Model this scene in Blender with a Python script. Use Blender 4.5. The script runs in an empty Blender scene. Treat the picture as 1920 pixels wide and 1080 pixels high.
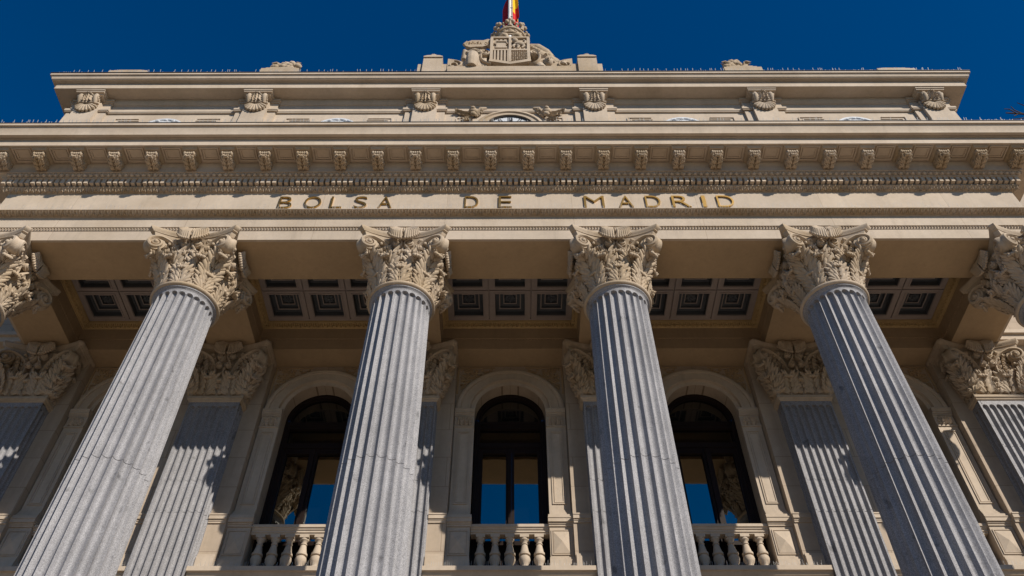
import bpy, bmesh, math, random
from math import sin, cos, pi, radians, sqrt, atan2, exp
from mathutils import Vector, Matrix
random.seed(7)
SC = bpy.context.scene
COL = SC.collection

# ------------------------------------------------------------------ camera
# x right along the facade, y into the building, z up; eye level is z = 0
GROUND = -1.6
cam_d = bpy.data.cameras.new("camera")
cam = bpy.data.objects.new("camera", cam_d)
COL.objects.link(cam)
cam_d.sensor_width = 36.0
cam_d.lens = 36.0 * 1580.0 / 1920.0
cam_d.clip_end = 2000
cam.location = (0.072, 0, 0)
cam.rotation_euler = (radians(90 + 49.4), 0, radians(0.17))
SC.camera = cam

# ------------------------------------------------------------------ light
SUN_AZ, SUN_EL = 41.0, 33.4          # to the right of the facade normal, above the horizon
wd = bpy.data.worlds.new("World")
SC.world = wd
wd.use_nodes = True
wt = wd.node_tree
bg = wt.nodes["Background"]
sky = wt.nodes.new("ShaderNodeTexSky")
sky.sky_type = 'NISHITA'
sky.sun_disc = False
sky.sun_elevation = radians(SUN_EL)
sky.sun_rotation = radians(180 - SUN_AZ)
sky.air_density = 1.0
sky.dust_density = 0.0
sky.ozone_density = 3.0
sky.altitude = 700
hs = wt.nodes.new("ShaderNodeHueSaturation")
hs.inputs["Hue"].default_value = 0.506
hs.inputs["Saturation"].default_value = 1.42
hs.inputs["Value"].default_value = 0.80
wt.links.new(sky.outputs[0], hs.inputs["Color"])
wt.links.new(hs.outputs[0], bg.inputs["Color"])
bg.inputs["Strength"].default_value = 0.09
sl = bpy.data.lights.new("sun", 'SUN')
sl.energy = 4.5
sl.angle = radians(0.53)
sl.color = (1.0, 0.92, 0.81)
sun = bpy.data.objects.new("sun", sl)
COL.objects.link(sun)
a_, e_ = radians(SUN_AZ), radians(SUN_EL)
sv = Vector((sin(a_) * cos(e_), -cos(a_) * cos(e_), sin(e_)))
sun.location = sv * 40
sun.rotation_euler = sv.to_track_quat('Z', 'Y').to_euler()
SC.view_settings.view_transform = 'Standard'
SC.view_settings.look = 'None'
SC.view_settings.exposure = 0.25
SC.view_settings.gamma = 1.0

# ------------------------------------------------------------------ materials
def mat(name, col, rough=0.8, metal=0.0, var=0.12, scale=1.5, bump=0.15, bscale=40, speck=0.0, sscale=90,
        stain=0.0, spec=0.3, joints=None, tint=None):
    m = bpy.data.materials.new(name)
    m.use_nodes = True
    t = m.node_tree
    N, L = t.nodes.new, t.links.new
    b = t.nodes["Principled BSDF"]
    b.inputs["Roughness"].default_value = rough
    b.inputs["Metallic"].default_value = metal
    b.inputs["Specular IOR Level"].default_value = spec
    tc = N("ShaderNodeTexCoord")
    oi = N("ShaderNodeObjectInfo")
    sc_ = N("ShaderNodeMath"); sc_.operation = 'MULTIPLY'; sc_.inputs[1].default_value = 37.0
    L(oi.outputs["Random"], sc_.inputs[0])
    va = N("ShaderNodeVectorMath"); va.operation = 'ADD'
    L(tc.outputs["Object"], va.inputs[0]); L(sc_.outputs[0], va.inputs[1])
    def noise(sc, det=6, rough_=0.6, vec=None):
        n = N("ShaderNodeTexNoise")
        n.inputs["Scale"].default_value = sc
        n.inputs["Detail"].default_value = det
        n.inputs["Roughness"].default_value = rough_
        L(vec or va.outputs[0], n.inputs["Vector"])
        return n
    def mixmul(c_in, fac_out, lo, hi, fmin=0.3, fmax=0.7):
        mr = N("ShaderNodeMapRange")
        mr.inputs["From Min"].default_value = fmin
        mr.inputs["From Max"].default_value = fmax
        mr.inputs["To Min"].default_value = lo
        mr.inputs["To Max"].default_value = hi
        L(fac_out, mr.inputs["Value"])
        mx = N("ShaderNodeMix")
        mx.data_type = 'RGBA'
        mx.blend_type = 'MULTIPLY'
        mx.inputs["Factor"].default_value = 1.0
        L(c_in, mx.inputs[6])
        L(mr.outputs[0], mx.inputs[7])
        return mx.outputs[2]
    rgb = N("ShaderNodeRGB")
    rgb.outputs[0].default_value = (*col, 1)
    c = rgb.outputs[0]
    if tint:
        nz = noise(0.9, 5)
        mx = N("ShaderNodeMix")
        mx.data_type = 'RGBA'
        mr = N("ShaderNodeMapRange")
        mr.inputs["From Min"].default_value = 0.42
        mr.inputs["From Max"].default_value = 0.66
        L(nz.outputs["Fac"], mr.inputs["Value"])
        L(mr.outputs[0], mx.inputs["Factor"])
        L(c, mx.inputs[6])
        mx.inputs[7].default_value = (*tint, 1)
        c = mx.outputs[2]
    if var:
        c = mixmul(c, noise(scale).outputs["Fac"], 1 - var, 1 + var)
        c = mixmul(c, noise(scale * 9, 4).outputs["Fac"], 1 - var * .5, 1 + var * .5)
    if speck:
        c = mixmul(c, noise(sscale, 3, 0.8).outputs["Fac"], 1 - speck, 1 + speck, .35, .65)
        # darker mineral clots
        c = mixmul(c, noise(5.0, 2, 0.4).outputs["Fac"], 1.0, 0.55, .68, .76)
    if stain:
        mp = N("ShaderNodeMapping")
        mp.inputs["Scale"].default_value = (5.0, 5.0, 0.35)
        L(va.outputs[0], mp.inputs["Vector"])
        c = mixmul(c, noise(1.6, 6, 0.65, mp.outputs[0]).outputs["Fac"], 1.0, 1 - stain, .52, .78)
    if joints:
        bw, bh = joints
        mp = N("ShaderNodeMapping")
        mp.inputs["Rotation"].default_value = (radians(90), 0, 0)
        L(tc.outputs["Object"], mp.inputs["Vector"])
        br = N("ShaderNodeTexBrick")
        br.inputs["Scale"].default_value = 1.0
        br.inputs["Brick Width"].default_value = bw
        br.inputs["Row Height"].default_value = bh
        br.inputs["Mortar Size"].default_value = 0.004
        br.inputs["Mortar Smooth"].default_value = 0.2
        br.inputs["Color1"].default_value = (1, 1, 1, 1)
        br.inputs["Color2"].default_value = (.93, .93, .93, 1)
        br.inputs["Mortar"].default_value = (.5, .46, .42, 1) if bh < 2 else (.68, .64, .6, 1)
        L(mp.outputs[0], br.inputs["Vector"])
        mx = N("ShaderNodeMix")
        mx.data_type = 'RGBA'
        mx.blend_type = 'MULTIPLY'
        mx.inputs["Factor"].default_value = 1.0
        L(c, mx.inputs[6])
        L(br.outputs["Color"], mx.inputs[7])
        c = mx.outputs[2]
    L(c, b.inputs["Base Color"])
    if bump:
        bp = N("ShaderNodeBump")
        bp.inputs["Strength"].default_value = bump
        bp.inputs["Distance"].default_value = 0.02
        L(noise(bscale, 8, 0.65).outputs["Fac"], bp.inputs["Height"])
        L(bp.outputs[0], b.inputs["Normal"])
    return m

STONE_C = (0.505, 0.42, 0.33)
M = {}
M['stone'] = mat("cream_stone", STONE_C, .85, var=.09, stain=.14, bump=.12, tint=(.455, .37, .28))
M['blocks'] = mat("cream_stone_blocks", STONE_C, .85, var=.08, stain=.16, bump=.12, tint=(.455, .37, .28), joints=(2.3, 7.0))
M['carved'] = mat("carved_stone", (.45, .365, .275), .85, var=.12, stain=.2, bump=.2, bscale=60, tint=(.38, .29, .19))
M['ashlar'] = mat("ashlar_stone", (.44, .355, .27), .85, var=.08, stain=.15, bump=.12, joints=(1.1, .62))
M['inner'] = mat("brown_stone", (.40, .29, .175), .85, var=.08, stain=.12, bump=.08)
M['ochre'] = mat("ochre_moulding", (.46, .33, .16), .7, var=.12, bump=.1)
M['white'] = mat("white_marble", (.58, .60, .63), .5, var=.06, bump=.05)
M['granite'] = mat("grey_granite", (.262, .258, .268), .6, var=.15, scale=.7, speck=.42, sscale=80, bump=.06, bscale=150,
                   stain=.26, spec=.22)
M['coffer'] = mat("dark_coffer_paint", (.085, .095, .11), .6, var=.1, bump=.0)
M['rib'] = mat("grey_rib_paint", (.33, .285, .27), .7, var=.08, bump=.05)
M['wood'] = mat("dark_wood", (.016, .009, .007), .55, var=.15, bump=.05, spec=.15)
M['gold'] = mat("gilt_metal", (.58, .37, .115), .36, metal=1.0, var=.08, bump=.03, bscale=25)
M['lead'] = mat("lead_flashing", (.05, .045, .045), .6, var=.1, bump=.05)
M['steel'] = mat("steel_wire", (.45, .44, .42), .6, metal=.0, var=.0, bump=.0)
M['pole'] = mat("white_painted_pole", (.70, .68, .64), .5, var=.1, bump=.02)
M['red'] = mat("red_cloth", (.55, .012, .012), .8, var=.05, bump=.1, bscale=300)
M['yellow'] = mat("yellow_cloth", (.80, .50, .01), .8, var=.05, bump=.1, bscale=300)
M['paving'] = mat("warm_paving", (.46, .365, .265), .9, var=.12, bump=.1)
M['asphalt'] = mat("asphalt", (.05, .05, .05), .9, var=.15, bump=.1)
M['bark'] = mat("bark", (.05, .035, .03), .9, var=.2, bump=.3)
M['dial'] = mat("enamel_dial", (.62, .64, .66), .3, var=.03, bump=.0)
M['black'] = mat("black_iron", (.02, .02, .022), .5, var=.0, bump=.0)

def glass_mat(nm, refl):
    m = bpy.data.materials.new(nm)
    m.use_nodes = True
    t = m.node_tree
    b = t.nodes["Principled BSDF"]
    b.inputs["Base Color"].default_value = (.004, .005, .006, 1)
    b.inputs["Roughness"].default_value = .05
    gl = t.nodes.new("ShaderNodeBsdfGlossy")
    gl.inputs["Color"].default_value = (.36, .36, .32, 1)
    gl.inputs["Roughness"].default_value = .005
    mx = t.nodes.new("ShaderNodeMixShader")
    mx.inputs[0].default_value = refl
    t.links.new(b.outputs[0], mx.inputs[1])
    t.links.new(gl.outputs[0], mx.inputs[2])
    tc = t.nodes.new("ShaderNodeTexCoord")
    n = t.nodes.new("ShaderNodeTexNoise")
    n.inputs["Scale"].default_value = 1.6
    bp = t.nodes.new("ShaderNodeBump")
    bp.inputs["Strength"].default_value = .04
    bp.inputs["Distance"].default_value = .03
    t.links.new(tc.outputs["Object"], n.inputs["Vector"])
    t.links.new(n.outputs["Fac"], bp.inputs["Height"])
    t.links.new(bp.outputs[0], gl.inputs["Normal"])
    t.links.new(mx.outputs[0], t.nodes["Material Output"].inputs["Surface"])
    return m
M['glass'] = glass_mat('reflective_glass', .72)
M['dimglass'] = glass_mat('dim_glass', .22)

# ------------------------------------------------------------------ mesh helpers
class MB:
    def __init__(s):
        s.v, s.f, s.mi = [], [], []
    def add(s, vs, fs, T=None, mi=0):
        o = len(s.v)
        if T is not None:
            vs = [T @ Vector(p) for p in vs]
        s.v.extend([tuple(p) for p in vs])
        for f in fs:
            s.f.append(tuple(i + o for i in f))
            s.mi.append(mi)
    def box(s, x0, x1, y0, y1, z0, z1, T=None, mi=0):
        vs = [(x, y, z) for z in (z0, z1) for y in (y0, y1) for x in (x0, x1)]
        s.add(vs, [(0, 2, 3, 1), (4, 5, 7, 6), (0, 1, 5, 4), (2, 6, 7, 3), (0, 4, 6, 2), (1, 3, 7, 5)], T, mi)
    def rings(s, rings, closed=True, cap0=False, cap1=False, T=None, mi=0):
        n = len(rings[0])
        vs = [p for r in rings for p in r]
        fs = []
        for i in range(len(rings) - 1):
            for j in range(n if closed else n - 1):
                k = (j + 1) % n
                fs.append((i * n + j, i * n + k, (i + 1) * n + k, (i + 1) * n + j))
        if cap0: fs.append(tuple(range(n - 1, -1, -1)))
        if cap1: fs.append(tuple((len(rings) - 1) * n + j for j in range(n)))
        s.add(vs, fs, T, mi)
    def lathe(s, prof, n=24, T=None, mi=0, a0=0, a1=2 * pi):
        full = abs(a1 - a0 - 2 * pi) < 1e-6
        m = n if full else n + 1
        rs = [[(r * cos(a0 + (a1 - a0) * j / n), r * sin(a0 + (a1 - a0) * j / n), z) for j in range(m)] for r, z in prof]
        s.rings(rs, full, T=T, mi=mi)
    def prism(s, poly, d0, d1, T=None, mi=0):
        """poly in (x, z), thickness along y from d0 (front) to d1"""
        n = len(poly)
        vs = [(x, d0, z) for x, z in poly] + [(x, d1, z) for x, z in poly]
        fs = [tuple(range(n)), tuple(range(2 * n - 1, n - 1, -1))]
        for j in range(n):
            k = (j + 1) % n
            fs.append((j, n + j, n + k, k))
        s.add(vs, fs, T, mi)
    def ellipsoid(s, c, r, nu=10, nv=7, T=None, mi=0):
        rs = []
        for i in range(nv + 1):
            a = -pi / 2 + pi * i / nv
            rr = max(cos(a), .01)
            rs.append([(c[0] + r[0] * rr * cos(2 * pi * j / nu), c[1] + r[1] * rr * sin(2 * pi * j / nu), c[2] + r[2] * sin(a)) for j in range(nu)])
        s.rings(rs, True, True, True, T, mi)
    def tube(s, pts, rad, n=8, T=None, mi=0):
        rs = []
        pts = [Vector(p) for p in pts]
        for i, p in enumerate(pts):
            d = (pts[min(i + 1, len(pts) - 1)] - pts[max(i - 1, 0)]).normalized()
            u = d.orthogonal().normalized() if i == 0 else (u - d * u.dot(d)).normalized()
            w = d.cross(u)
            r = rad[i] if isinstance(rad, (list, tuple)) else rad
            rs.append([tuple(p + u * r * cos(2 * pi * j / n) + w * r * sin(2 * pi * j / n)) for j in range(n)])
        s.rings(rs, True, True, True, T, mi)
    def band(s, prof, W, yf, yb, mi=0):
        """sweep a (outward offset, z) profile round three sides of a block: left side, front, right side"""
        rs = [[(-W - o, yb, z), (-W - o, yf - o, z), (W + o, yf - o, z), (W + o, yb, z)] for o, z in prof]
        s.rings(rs, False, mi=mi)
    def xband(s, prof, x0, x1, mi=0, caps=True):
        """extrude a (y, z) profile along x"""
        rs = [[(x0, y, z), (x1, y, z)] for y, z in prof]
        s.rings(rs, False, mi=mi)
        if caps:
            s.add([(x0, y, z) for y, z in prof], [tuple(range(len(prof)))], mi=mi)
            s.add([(x1, y, z) for y, z in prof], [tuple(range(len(prof) - 1, -1, -1))], mi=mi)
    def merge(s, o, T=None):
        n = len(s.v)
        s.v.extend([tuple(T @ Vector(p)) for p in o.v] if T is not None else o.v)
        s.f.extend([tuple(i + n for i in f) for f in o.f])
        s.mi.extend(o.mi)
    def mesh(s, name, mats, smooth=35):
        me = bpy.data.meshes.new(name)
        me.from_pydata(s.v, [], s.f)
        if not isinstance(mats, (list, tuple)): mats = [mats]
        for m in mats: me.materials.append(m)
        if len(mats) > 1: me.polygons.foreach_set("material_index", s.mi)
        if smooth:
            me.polygons.foreach_set("use_smooth", [True] * len(me.polygons))
            me.set_sharp_from_angle(angle=radians(smooth))
        me.update()
        return me
    def build(s, name, mats, parent=None, smooth=35, loc=None):
        return put(name, s.mesh(name, mats, smooth), parent, loc)

def put(name, me, parent=None, loc=None):
    o = bpy.data.objects.new(name, me)
    COL.objects.link(o)
    if parent: o.parent = parent
    if loc: o.location = loc
    return o
def tag(o, label=None, cat=None, group=None, kind=None):
    if label: o["label"] = label
    if cat: o["category"] = cat
    if group: o["group"] = group
    if kind: o["kind"] = kind
    return o
def empty(name, loc=(0, 0, 0)):
    o = bpy.data.objects.new(name, None)
    o.empty_display_size = .3
    COL.objects.link(o)
    o.location = loc
    return o
def dup(o, parent, loc):
    """copy a part with its sub-parts"""
    c = o.copy()
    COL.objects.link(c)
    c.parent = parent
    c.location = loc
    for ch in o.children:
        d = ch.copy()
        COL.objects.link(d)
        d.parent = c
    return c
def arc(cx, cz, r, a0, a1, n):
    return [(cx + r * cos(a0 + (a1 - a0) * i / n), cz + r * sin(a0 + (a1 - a0) * i / n)) for i in range(n + 1)]
def lerp(a, b, t): return a + (b - a) * t
def frame(origin, ax, out):
    """local x -> ax, y -> out, z -> up"""
    ax = Vector((ax[0], ax[1], 0)).normalized()
    out = Vector((out[0], out[1], 0)).normalized()
    return Matrix(((ax.x, out.x, 0, origin[0]), (ax.y, out.y, 0, origin[1]), (0, 0, 1, origin[2]), (0, 0, 0, 1)))
ROT = lambda a: Matrix.Rotation(a, 4, 'Z')
TR = lambda x, y, z: Matrix.Translation((x, y, z))

# ------------------------------------------------------------------ carved ornament
def leaf(w, h, lean, cr, cang, lobes=4, th=.018, nu=11, nv=22, base=.7, bulge=.03):
    """acanthus leaf: rises from the origin, leans outwards (+y) and curls over at the tip"""
    mb = MB()
    Ls = sqrt(h * h + lean * lean)
    La = cr * cang
    L = Ls + La
    d0 = atan2(lean, h)
    rows, norms = [], []
    for i in range(nv + 1):
        v = i / nv
        s_ = v * L
        if s_ <= Ls:
            q = s_ / Ls
            y = lean * q * (.4 + .6 * q)
            z = h * q
            ang = d0 * (.4 + 1.2 * q)
        else:
            t = (s_ - Ls) / cr
            ang = d0 * 1.6 + t * (cang - d0 * .0) / cang
            t0 = d0 * 1.6
            y = lean + cr * (cos(t0) - cos(t0 + t))
            z = h + cr * (sin(t0 + t) - sin(t0))
        nrm = (cos(ang), -sin(ang))           # outward normal in (y, z)
        lob = abs(sin(pi * lobes * v))
        wv = w * .5 * (base + (1 - base) * sin(pi * min(v / .6, 1) * .5)) * (1 if v < .6 else lerp(1, .42, ((v - .6) / .4) ** 1.3))
        ed = .58 + .42 * lob ** .7
        rows.append([]); norms.append([])
        for j in range(nu):
            u = -1 + 2 * j / (nu - 1)
            x = u * wv * (ed if abs(u) > .6 else lerp(1, ed, abs(u) / .6))
            off = bulge * (1 - u * u) + .012 * cos(4 * pi * u) * (1 - v * .4) + (.026 if abs(u) < .12 else 0) \
                  + .03 * abs(u) ** 1.5 * (lob - .5)
            rows[-1].append((x, y + nrm[0] * off, z + nrm[1] * off))
            norms[-1].append((0, nrm[0], nrm[1]))
    n = nu
    front = [p for r in rows for p in r]
    back = [(p[0] * .97, p[1] - m_[1] * th, p[2] - m_[2] * th) for r, q in zip(rows, norms) for p, m_ in zip(r, q)]
    fs = []
    N_ = len(front)
    for i in range(nv):
        for j in range(n - 1):
            a, b, c, d = i * n + j, i * n + j + 1, (i + 1) * n + j + 1, (i + 1) * n + j
            vm = (i + .5) / nv
            if j in (2, n - 4) and .12 < vm < .8 and abs(sin(pi * lobes * vm)) < .36: continue
            fs.append((a, b, c, d))
            fs.append((N_ + d, N_ + c, N_ + b, N_ + a))
    for i in range(nv):
        for j in (0, n - 1):
            a, b = i * n + j, (i + 1) * n + j
            fs.append((a, b, N_ + b, N_ + a))
    for j in range(n - 1):
        a = nv * n + j
        fs.append((a, a + 1, N_ + a + 1, N_ + a))
    mb.add(front + back, fs)
    return mb

def acanthus(w, h, lean, cr, cang, n=5, rib=.02, fingers=3):
    """carved leaf: thin body, raised midrib and lobes of separate finger-like leaflets with gaps between"""
    mb = leaf(w * .45, h, lean, cr, cang, n, bulge=.012, nu=7, nv=16)
    Ls = sqrt(h * h + lean * lean)
    L = Ls + cr * cang
    d0 = atan2(lean, h)
    def at(v):
        s_ = v * L
        if s_ <= Ls:
            q = s_ / Ls
            return lean * q * (.4 + .6 * q), h * q, d0 * (.4 + 1.2 * q)
        t = (s_ - Ls) / cr
        t0 = d0 * 1.6
        return lean + cr * (cos(t0) - cos(t0 + t)), h + cr * (sin(t0 + t) - sin(t0)), t0 + t
    pts = []
    for i in range(13):
        y, z, a = at(i / 12)
        pts.append((0, y + cos(a) * .018, z - sin(a) * .018))
    mb.tube(pts, [lerp(rib * 1.2, rib * .55, i / 12) for i in range(13)], 6)
    for i in range(n):
        v = (i + .35) / n * .94
        y, z, a = at(v)
        t = Vector((0, sin(a), cos(a)))
        nr = Vector((0, cos(a), -sin(a)))
        W = .5 * w * (.82 + .18 * sin(pi * min(1, v / .6))) * (1 if v < .62 else lerp(1, .5, (v - .62) / .38))
        for s in (-1, 1):
            for k in range(fingers):
                be = lerp(1.12, .42, k / max(1, fingers - 1)) * lerp(1.0, .75, v)
                ln = W / max(.62, sin(be)) * (1.0, .98, .80)[k] * (1 if v < .7 else lerp(1, .55, (v - .7) / .3))
                d = t * cos(be) + Vector((s, 0, 0)) * sin(be)
                q = d.cross(nr)
                c = Vector((s * W * .08, y, z)) + d * ln * .55 + nr * (.012 + .010 * k)
                T = Matrix(((d.x, nr.x, q.x, c.x), (d.y, nr.y, q.y, c.y), (d.z, nr.z, q.z, c.z), (0, 0, 0, 1)))
                mb.ellipsoid((0, 0, 0), (ln * .52, .030, ln * .155), 7, 5, T)
    # tip
    y, z, a = at(.97)
    for s in (-1, 0, 1):
        mb.ellipsoid((s * w * .12, y, z), (w * .10, .028, .035), 7, 5)
    return mb
def tipcap(mb, x_w, y, z, T):
    for i in range(5):
        u = -1 + i / 2
        mb.ellipsoid((u * x_w * .78, y - .03 * u * u, z - .012 * u * u), (x_w * .26, .075 - .015 * abs(u), .05 - .01 * abs(u)), 7, 6, T)
def spiky(w, h, k, lean=.06, r=.022):
    """upright cluster of slender leaf fingers, tips turned outwards"""
    mb = MB()
    for i in range(k):
        u = -1 + 2 * i / (k - 1)
        hh = h * (1 - .30 * abs(u)) 
        mb.tube([(u * w * .22, 0.0, 0), (u * w * .36, lean * .55, hh * .5), (u * w * .5, lean, hh * .86), (u * w * .56, lean + .045, hh), (u * w * .58, lean + .075, hh * .96)],
                [r * 1.1, r * 1.05, r, r * .85, r * .4], 6)
        if abs(u) > .3:
            mb.ellipsoid((u * w * .52, lean * .7, hh * .55), (.02, .025, .05), 6, 4)
    return mb
def ribbon(mb, pts, ths, depth, T, c0=0.0):
    """in-plane band following pts (a, b) with half thickness ths, raised along local y from c0 to c0 + depth"""
    rs = []
    for i, (a, b) in enumerate(pts):
        p0, p1 = pts[max(i - 1, 0)], pts[min(i + 1, len(pts) - 1)]
        dx, dz = p1[0] - p0[0], p1[1] - p0[1]
        l = sqrt(dx * dx + dz * dz) or 1
        nx, nz = -dz / l, dx / l
        t = ths[i] if isinstance(ths, list) else ths
        rs.append([(a - nx * t, c0, b - nz * t), (a - nx * t, c0 + depth * .82, b - nz * t), (a - nx * t * .3, c0 + depth, b - nz * t * .3),
                   (a + nx * t * .6, c0 + depth * .92, b + nz * t * .6), (a + nx * t, c0 + depth * .7, b + nz * t), (a + nx * t, c0, b + nz * t)])
    mb.rings(rs, True, True, True, T)
def spiral(cx, cz, r0, turns, a0, sgn, n=40, rend=.22):
    out = []
    for i in range(n + 1):
        t = i / n
        r = r0 * (rend ** t)
        a = a0 + sgn * turns * 2 * pi * t
        out.append((cx + r * cos(a), cz + r * sin(a)))
    return out
def disc(mb, cx, cz, r, y0, y1, T, n=18):
    mb.rings([[(cx + r * cos(2 * pi * j / n), y, cz + r * sin(2 * pi * j / n)) for j in range(n)] for y in (y0, y1)], True, True, True, T)
def bez(p0, p1, p2, p3, n=10):
    o = []
    for i in range(n + 1):
        t = i / n
        u = 1 - t
        o.append(tuple(u ** 3 * p0[k] + 3 * u * u * t * p1[k] + 3 * u * t * t * p2[k] + t ** 3 * p3[k] for k in (0, 1)))
    return o

def volute(mb, s, start, end, z0):
    """corner scroll: plane from start to end (plan points), z0 = foot of capital"""
    ax = Vector((end[0] - start[0], end[1] - start[1], 0))
    ln = ax.length
    out = Vector((-ax.y, ax.x, 0)) * (-s)
    if s > 0: out = Vector((ax.y, -ax.x, 0))
    else: out = Vector((-ax.y, ax.x, 0))
    T = frame((start[0], start[1], z0), ax, out)
    cx, cz, r = ln - .10, .83, .155
    st = bez((-.03, .46), (-.02, .80), (.08, .93), (cx - .06, cz + r + .005), 12)
    sp = spiral(cx, cz, r, 2.1, pi / 2 + .25, -1, 46, .2)
    pts = st + sp[1:]
    ths = [lerp(.022, .034, i / len(st)) for i in range(len(st))] + [lerp(.034, .016, i / len(sp)) for i in range(len(sp) - 1)]
    ribbon(mb, pts, ths, .15, T, -.07)
    disc(mb, cx, cz, r * .97, -.07, .035, T)
    mb.ellipsoid((cx, .06, cz), (.045, .05, .045), 10, 6, T)
    # carved filling along the stalk
    for k in range(5):
        t = .25 + .15 * k
        p = st[int(t * 12)]
        mb.ellipsoid((p[0] - .045 + .02, .03, p[1] - .06), (.028, .03, .036), 7, 5, T)
def helix(mb, s, T):
    """inner S scroll, local plane with z measured from foot of capital"""
    up = spiral(s * .105, .90, .085, 1.6, pi / 2 + (pi / 2) * s + s * .1, -s, 30, .22)
    lo = spiral(s * .085, .665, .062, 1.5, (pi if s < 0 else 0) + s * -1.0, s * -1 * -1, 26, .25)
    mid = bez(lo[0], (lo[0][0] + s * .06, lo[0][1] + .09), (up[0][0] + s * .02, up[0][1] - .12), up[0], 8)
    pts = list(reversed(lo)) + mid[1:] + up[1:]
    ribbon(mb, pts, .017, .085, T, -.03)
    disc(mb, s * .105, .90, .078, -.03, .02, T, 14)
    disc(mb, s * .085, .665, .056, -.03, .02, T, 14)
    mb.ellipsoid((s * .105, .03, .90), (.022, .03, .022), 8, 5, T)
    mb.ellipsoid((s * .085, .03, .665), (.018, .03, .018), 8, 5, T)
def fleuron(mb, T):
    """ribbed palmette over the middle of the abacus, z from foot of capital"""
    for s in (-1, 1):
        for k in range(8):
            a = lerp(.06, 1.10, k / 7)
            r = lerp(.28, .27, k / 7)
            e = (s * (.02 + sin(a) * r), .10 + .05 * cos(a), 1.20 - cos(a) * r * 1.05)
            mb.tube([(s * .035, .05, 1.225), (s * (.03 + sin(a) * r * .42), .14, 1.235 - cos(a) * r * .20), (s * (.03 + sin(a) * r * .85), .18, 1.215 - cos(a) * r * .60), e], [.014, .022, .026, .020], 7, T)
            mb.ellipsoid(e, (.028, .034, .028), 7, 5, T)
    mb.ellipsoid((0, .12, 1.12), (.03, .06, .09), 8, 6, T)
    mb.ellipsoid((0, .05, 1.0), (.05, .05, .035), 8, 6, T)
    mb.lathe([(.0, .48), (.03, .5), (.022, .58), (.035, .62), (.02, .66), (.028, .8), (.012, .98)], 8, T)

def column_capital():
    z0 = 0.0
    mb = MB()
    mb.lathe([(.44, 0), (.425, .2), (.43, .45), (.46, .7), (.53, .88), (.60, 1.0), (.63, 1.04), (.60, 1.05)], 48)
    l1 = acanthus(.36, .30, .07, .04, 2.0, 4)
    l1b = spiky(.15, .36, 3, .05)
    l2 = acanthus(.40, .50, .13, .085, 2.6, 5)
    l3 = acanthus(.42, .60, .27, .09, 2.6, 6)
    l4 = acanthus(.26, .62, .08, .06, 2.3, 5)
    sp = acanthus(.17, .40, .10, .05, 1.6, 4, rib=.014)
    for k in range(8):
        a = k * pi / 4
        mb.merge(l1, ROT(a) @ TR(0, .465, .0))
        mb.merge(l1b, ROT(a + pi / 8) @ TR(0, .47, 0))
        mb.merge(l2, ROT(a + pi / 8) @ TR(0, .43, 0.02))
        mb.merge(l4, ROT(a) @ TR(0, .43, 0.05))
    for k in range(4):
        a = k * pi / 2
        mb.merge(l3, ROT(a + pi / 4) @ TR(0, .45, .02))
        F = ROT(a)
        for s in (-1, 1):
            m2 = MB()
            volute(m2, s, (s * .20, -.515), (s * .665, -.70), 0)
            # volute frames are built for the face towards -y
            mb.merge(m2, F)
            m3 = MB()
            helix(m3, s, frame((0, -.60, 0), (1, 0), (0, -1)))
            mb.merge(m3, F)
            mb.merge(sp, F @ TR(s * .25, -.49, .52) @ ROT(pi + s * .3))
            mb.merge(sp, F @ TR(s * .36, -.47, .45) @ ROT(pi + s * .6))
        m4 = MB()
        fleuron(m4, frame((0, -.58, 0), (1, 0), (0, -1)))
        mb.merge(m4, F)
    return mb
def abacus_ring(scale, z, hw=.787, tip=.72, sag=.20, n=12):
    pts = []
    for k in range(4):
        R = ROT(k * pi / 2)
        for i in range(n + 1):
            t = -1 + 2 * i / n
            p = R @ Vector((t * tip, -(hw - sag * (1 - t * t)), 0))
            pts.append((p.x * scale, p.y * scale, z))
    return pts
ABP = [(.87, -.20), (.90, -.16), (.915, -.115), (.945, -.105), (.95, -.09), (.985, -.065), (1.0, -.035), (1.0, -.012), (.985, 0)]
def column_abacus():
    mb = MB()
    mb.rings([abacus_ring(s_, z) for s_, z in ABP], True, True, True)
    return mb
def pilaster_abacus():
    mb = MB()
    rs = []
    for s_, z in ABP:
        ins = (1 - s_) * .787
        pts = [(-.787 + ins, .40, z), (-.787 + ins, -.235 + ins * .3, z)]
        for i in range(13):
            t = -1 + 2 * i / 12
            pts.append((t * (.72 - ins * .5), -(.30 - .17 * (1 - t * t)) + ins, z))
        pts += [(.787 - ins, -.235 + ins * .3, z), (.787 - ins, .40, z)]
        rs.append(pts)
    mb.rings(rs, True, True, True)
    return mb
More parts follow.
